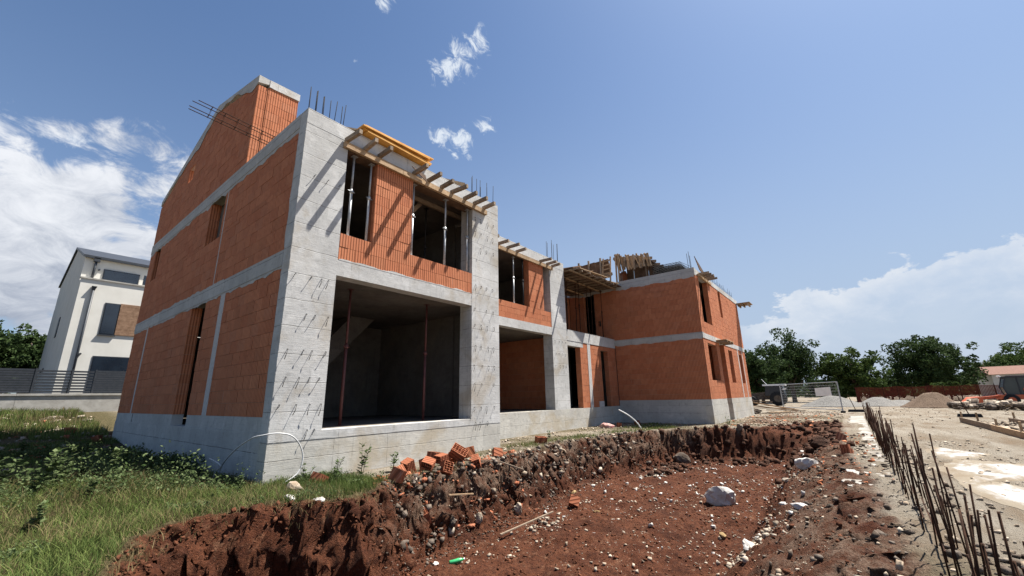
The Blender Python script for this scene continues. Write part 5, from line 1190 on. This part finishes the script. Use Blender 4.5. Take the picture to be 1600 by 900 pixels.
def leafmass(name, x_, y_, top_, size, mat, label):
    n = len(x_); z_ = height(x_, y_)+RNG.uniform(.01, 1, n)*top_; d1 = RNG.normal(size=(n, 3)); d1[:, 2] = np.abs(d1[:, 2])*.7; d1 /= np.linalg.norm(d1, axis=1)[:, None]
    d2 = np.cross(d1, RNG.normal(size=(n, 3))); d2 /= np.linalg.norm(d2, axis=1)[:, None]; p = np.stack([x_, y_, z_], -1); s_ = (size*RNG.uniform(.5, 1.5, n))[:, None]
    V = np.stack([p, p+d1*s_*.5+d2*s_*.26, p+d1*s_, p+d1*s_*.5-d2*s_*.26], 1).reshape(-1, 3)
    return tag(npmesh(name, V, np.arange(4*n).reshape(-1, 4), mat), label, 'undergrowth', None, 'stuff')
x, y = gpts(110000, -4.4, .5, -3.2, 3.2, lambda x, y: (lip(x, y) < -.12) & (fbm(x, y, .55, 4, 901) > .10-.03*y))
leafmass('herbs', x, y, np.clip(.02+.5*(fbm(x, y, .55, 4, 901)+.03*y), .03, .34), .028, 'weed_leaf', 'low broad-leaved herbs growing through the bank grass')
x, y = gpts(50000, -5, .0, 2.6, 9, lambda x, y: fbm(x, y, .8, 4, 902) > .13)
leafmass('herbs', x, y, np.clip(.05+.9*fbm(x, y, .8, 4, 902), .03, .4), .05, 'weed_leaf', 'dark herbs and trailing weeds in the shade of the left wall')
x, y = gpts(9000, .1, 2.4, -1.8, -.02, lambda x, y: (lip(x, y) < -.1) & (x+1.2*fbm(x, y, .6, 3, 13) < 1.5) & (fbm(x, y, .3, 3, 903) > 0))
leafmass('herbs', x, y, np.full(len(x), .13), .03, 'weed_leaf', 'small green herbs at the foot of the pale plinth')
ns = 150; sx_ = RNG.choice([-3.6, -2.9, -2.45, -2.1, -1.7, -1.1, -.7], ns)+RNG.normal(0, .22, ns); sy_ = -.15-.5*sx_*1.0*.8+RNG.normal(0, .32, ns)-.15; hh2 = RNG.uniform(.1, .55, ns)*(1+.8*fbm(sx_, sy_, .7, 2, 950)); f_ = RNG.random((ns, 20))
px_ = (sx_[:, None]+RNG.normal(0, .045, (ns, 20))).ravel(); py_ = (sy_[:, None]+RNG.normal(0, .045, (ns, 20))).ravel()
o_ = leafmass('herbs', px_, py_, (hh2[:, None]*np.ones((1, 20))).ravel(), .042, 'weed_leaf', 'taller leafy stalks along the edge of the wall shade')
def weed(x_, y_, h_, label, seed, leaves=46, mat='weed_leaf', dry=False):
    rs = np.random.default_rng(seed); z0 = H(x_, y_); o = thing('weed', label, 'weed', (x_, y_, z0), 'tall weeds in the grass'); lv = []; st = MB()
    for s_ in range(3 if not dry else 2):
        a = rs.uniform(0, 6.28); ln = rs.uniform(.08, .35)*h_; top = Vector((math.cos(a)*ln, math.sin(a)*ln, h_*rs.uniform(.7, 1))); base_ = Vector((rs.uniform(-.03, .03), rs.uniform(-.03, .03), -.02))
        st.tube([base_, base_.lerp(top, .5)+Vector((0, 0, .03)), top], [.005, .004, .002], 5)
        for i in range(leaves//3):
            f = rs.uniform(.1, 1)**.8; p = base_.lerp(top, f); b_ = rs.uniform(0, 6.28); L_ = rs.uniform(.05, .12)*(1.25-f*.6)*(h_/.4)**.5; w_ = L_*.30
            d1 = Vector((math.cos(b_), math.sin(b_), rs.uniform(-.1, .8))).normalized(); d2 = d1.cross(Vector((0, 0, 1))).normalized()
            lv.append((p, p+d1*L_*.5+d2*w_, p+d1*L_, p+d1*L_*.5-d2*w_))
    V = np.array([[tuple(v) for v in q] for q in lv]).reshape(-1, 3); npmesh('foliage', V, np.arange(len(V)).reshape(-1, 4), mat, o)
    s2 = build('stem', st, mat, o)
    return o
wl = [(-2.75, 1.2, .42, 'bushy weed with pale tips at the far left of the grass'), (-2.45, .8, .5, 'tall yellow-green weed left of the silver one'), (-2.2, 1.3, .48, 'silvery weed standing up against the shade left of centre'), (-1.95, 1.5, .36, 'small silvery weed beside the taller silver one'), (-1.75, 1.1, .42, 'leafy weed between the silver weeds and the grass centre'), (-1.45, 1.6, .45, 'pale-flowered weed reaching into the wall shade'), (-1.2, 1.3, .34, 'low leafy weed in the middle of the grass'), (-1.0, 1.9, .4, 'weed with grey leaves near the shaded plinth'), (-.7, 1.0, .3, 'small weed close to the shaded plinth'), (-.45, .6, .25, 'little weed by the foot of the conduit'), (-.35, .1, .22, 'little weed at the corner of the end house'), (-2.9, .2, .35, 'broad weed low at the left border'), (-2.5, -.4, .28, 'dark green low weed in the near grass'), (-2.0, .2, .26, 'round leafed weed in the near grass')]
for k, (x_, y_, h_, lab) in enumerate(wl): weed(x_, y_-.25, h_*1.15, lab, 500+k, 84)
for k, (x_, y_, h_, lab) in enumerate([(1.35, -.7, .62, 'tall spiky weed in front of the pale plinth'), (1.0, -.5, .4, 'shorter spiky weed left of the tall one'), (.5, -.45, .35, 'thin seed stalk by the conduit loop'), (2.1, -.6, .42, 'thin dry stalk right of the tall spiky weed'), (6.2, .6, .3, 'small green weed at the foot of the second pier'), (8.9, .3, .28, 'small weed on the strip below the middle house'), (17.0, -3.4, .4, 'weed at the foot of the wing corner'), (.75, -.9, .3, 'green tuft weed over the bank')]):
    weed(x_, y_, h_, lab, 600+k, 60)
# leafy scrub along the shaded left wall
for k, (x_, y_, h_, lab) in enumerate([(-.35, 2.6, .35, 'dark weed clump against the shaded plinth, nearest the corner'), (-.5, 3.3, .4, 'dark weed clump against the shaded plinth, second from the corner'), (-.6, 4.3, .4, 'dark trailing weed below the left doorway'), (-.9, 5.6, .45, 'dark weed clump past the left doorway'), (-1.6, 4.4, .4, 'dark weed out in the shade left of the doorway'), (-2.3, 6.2, .45, 'dark weed in the middle of the shaded ground')]):
    weed(x_, y_, h_, lab, 700+k, 90)
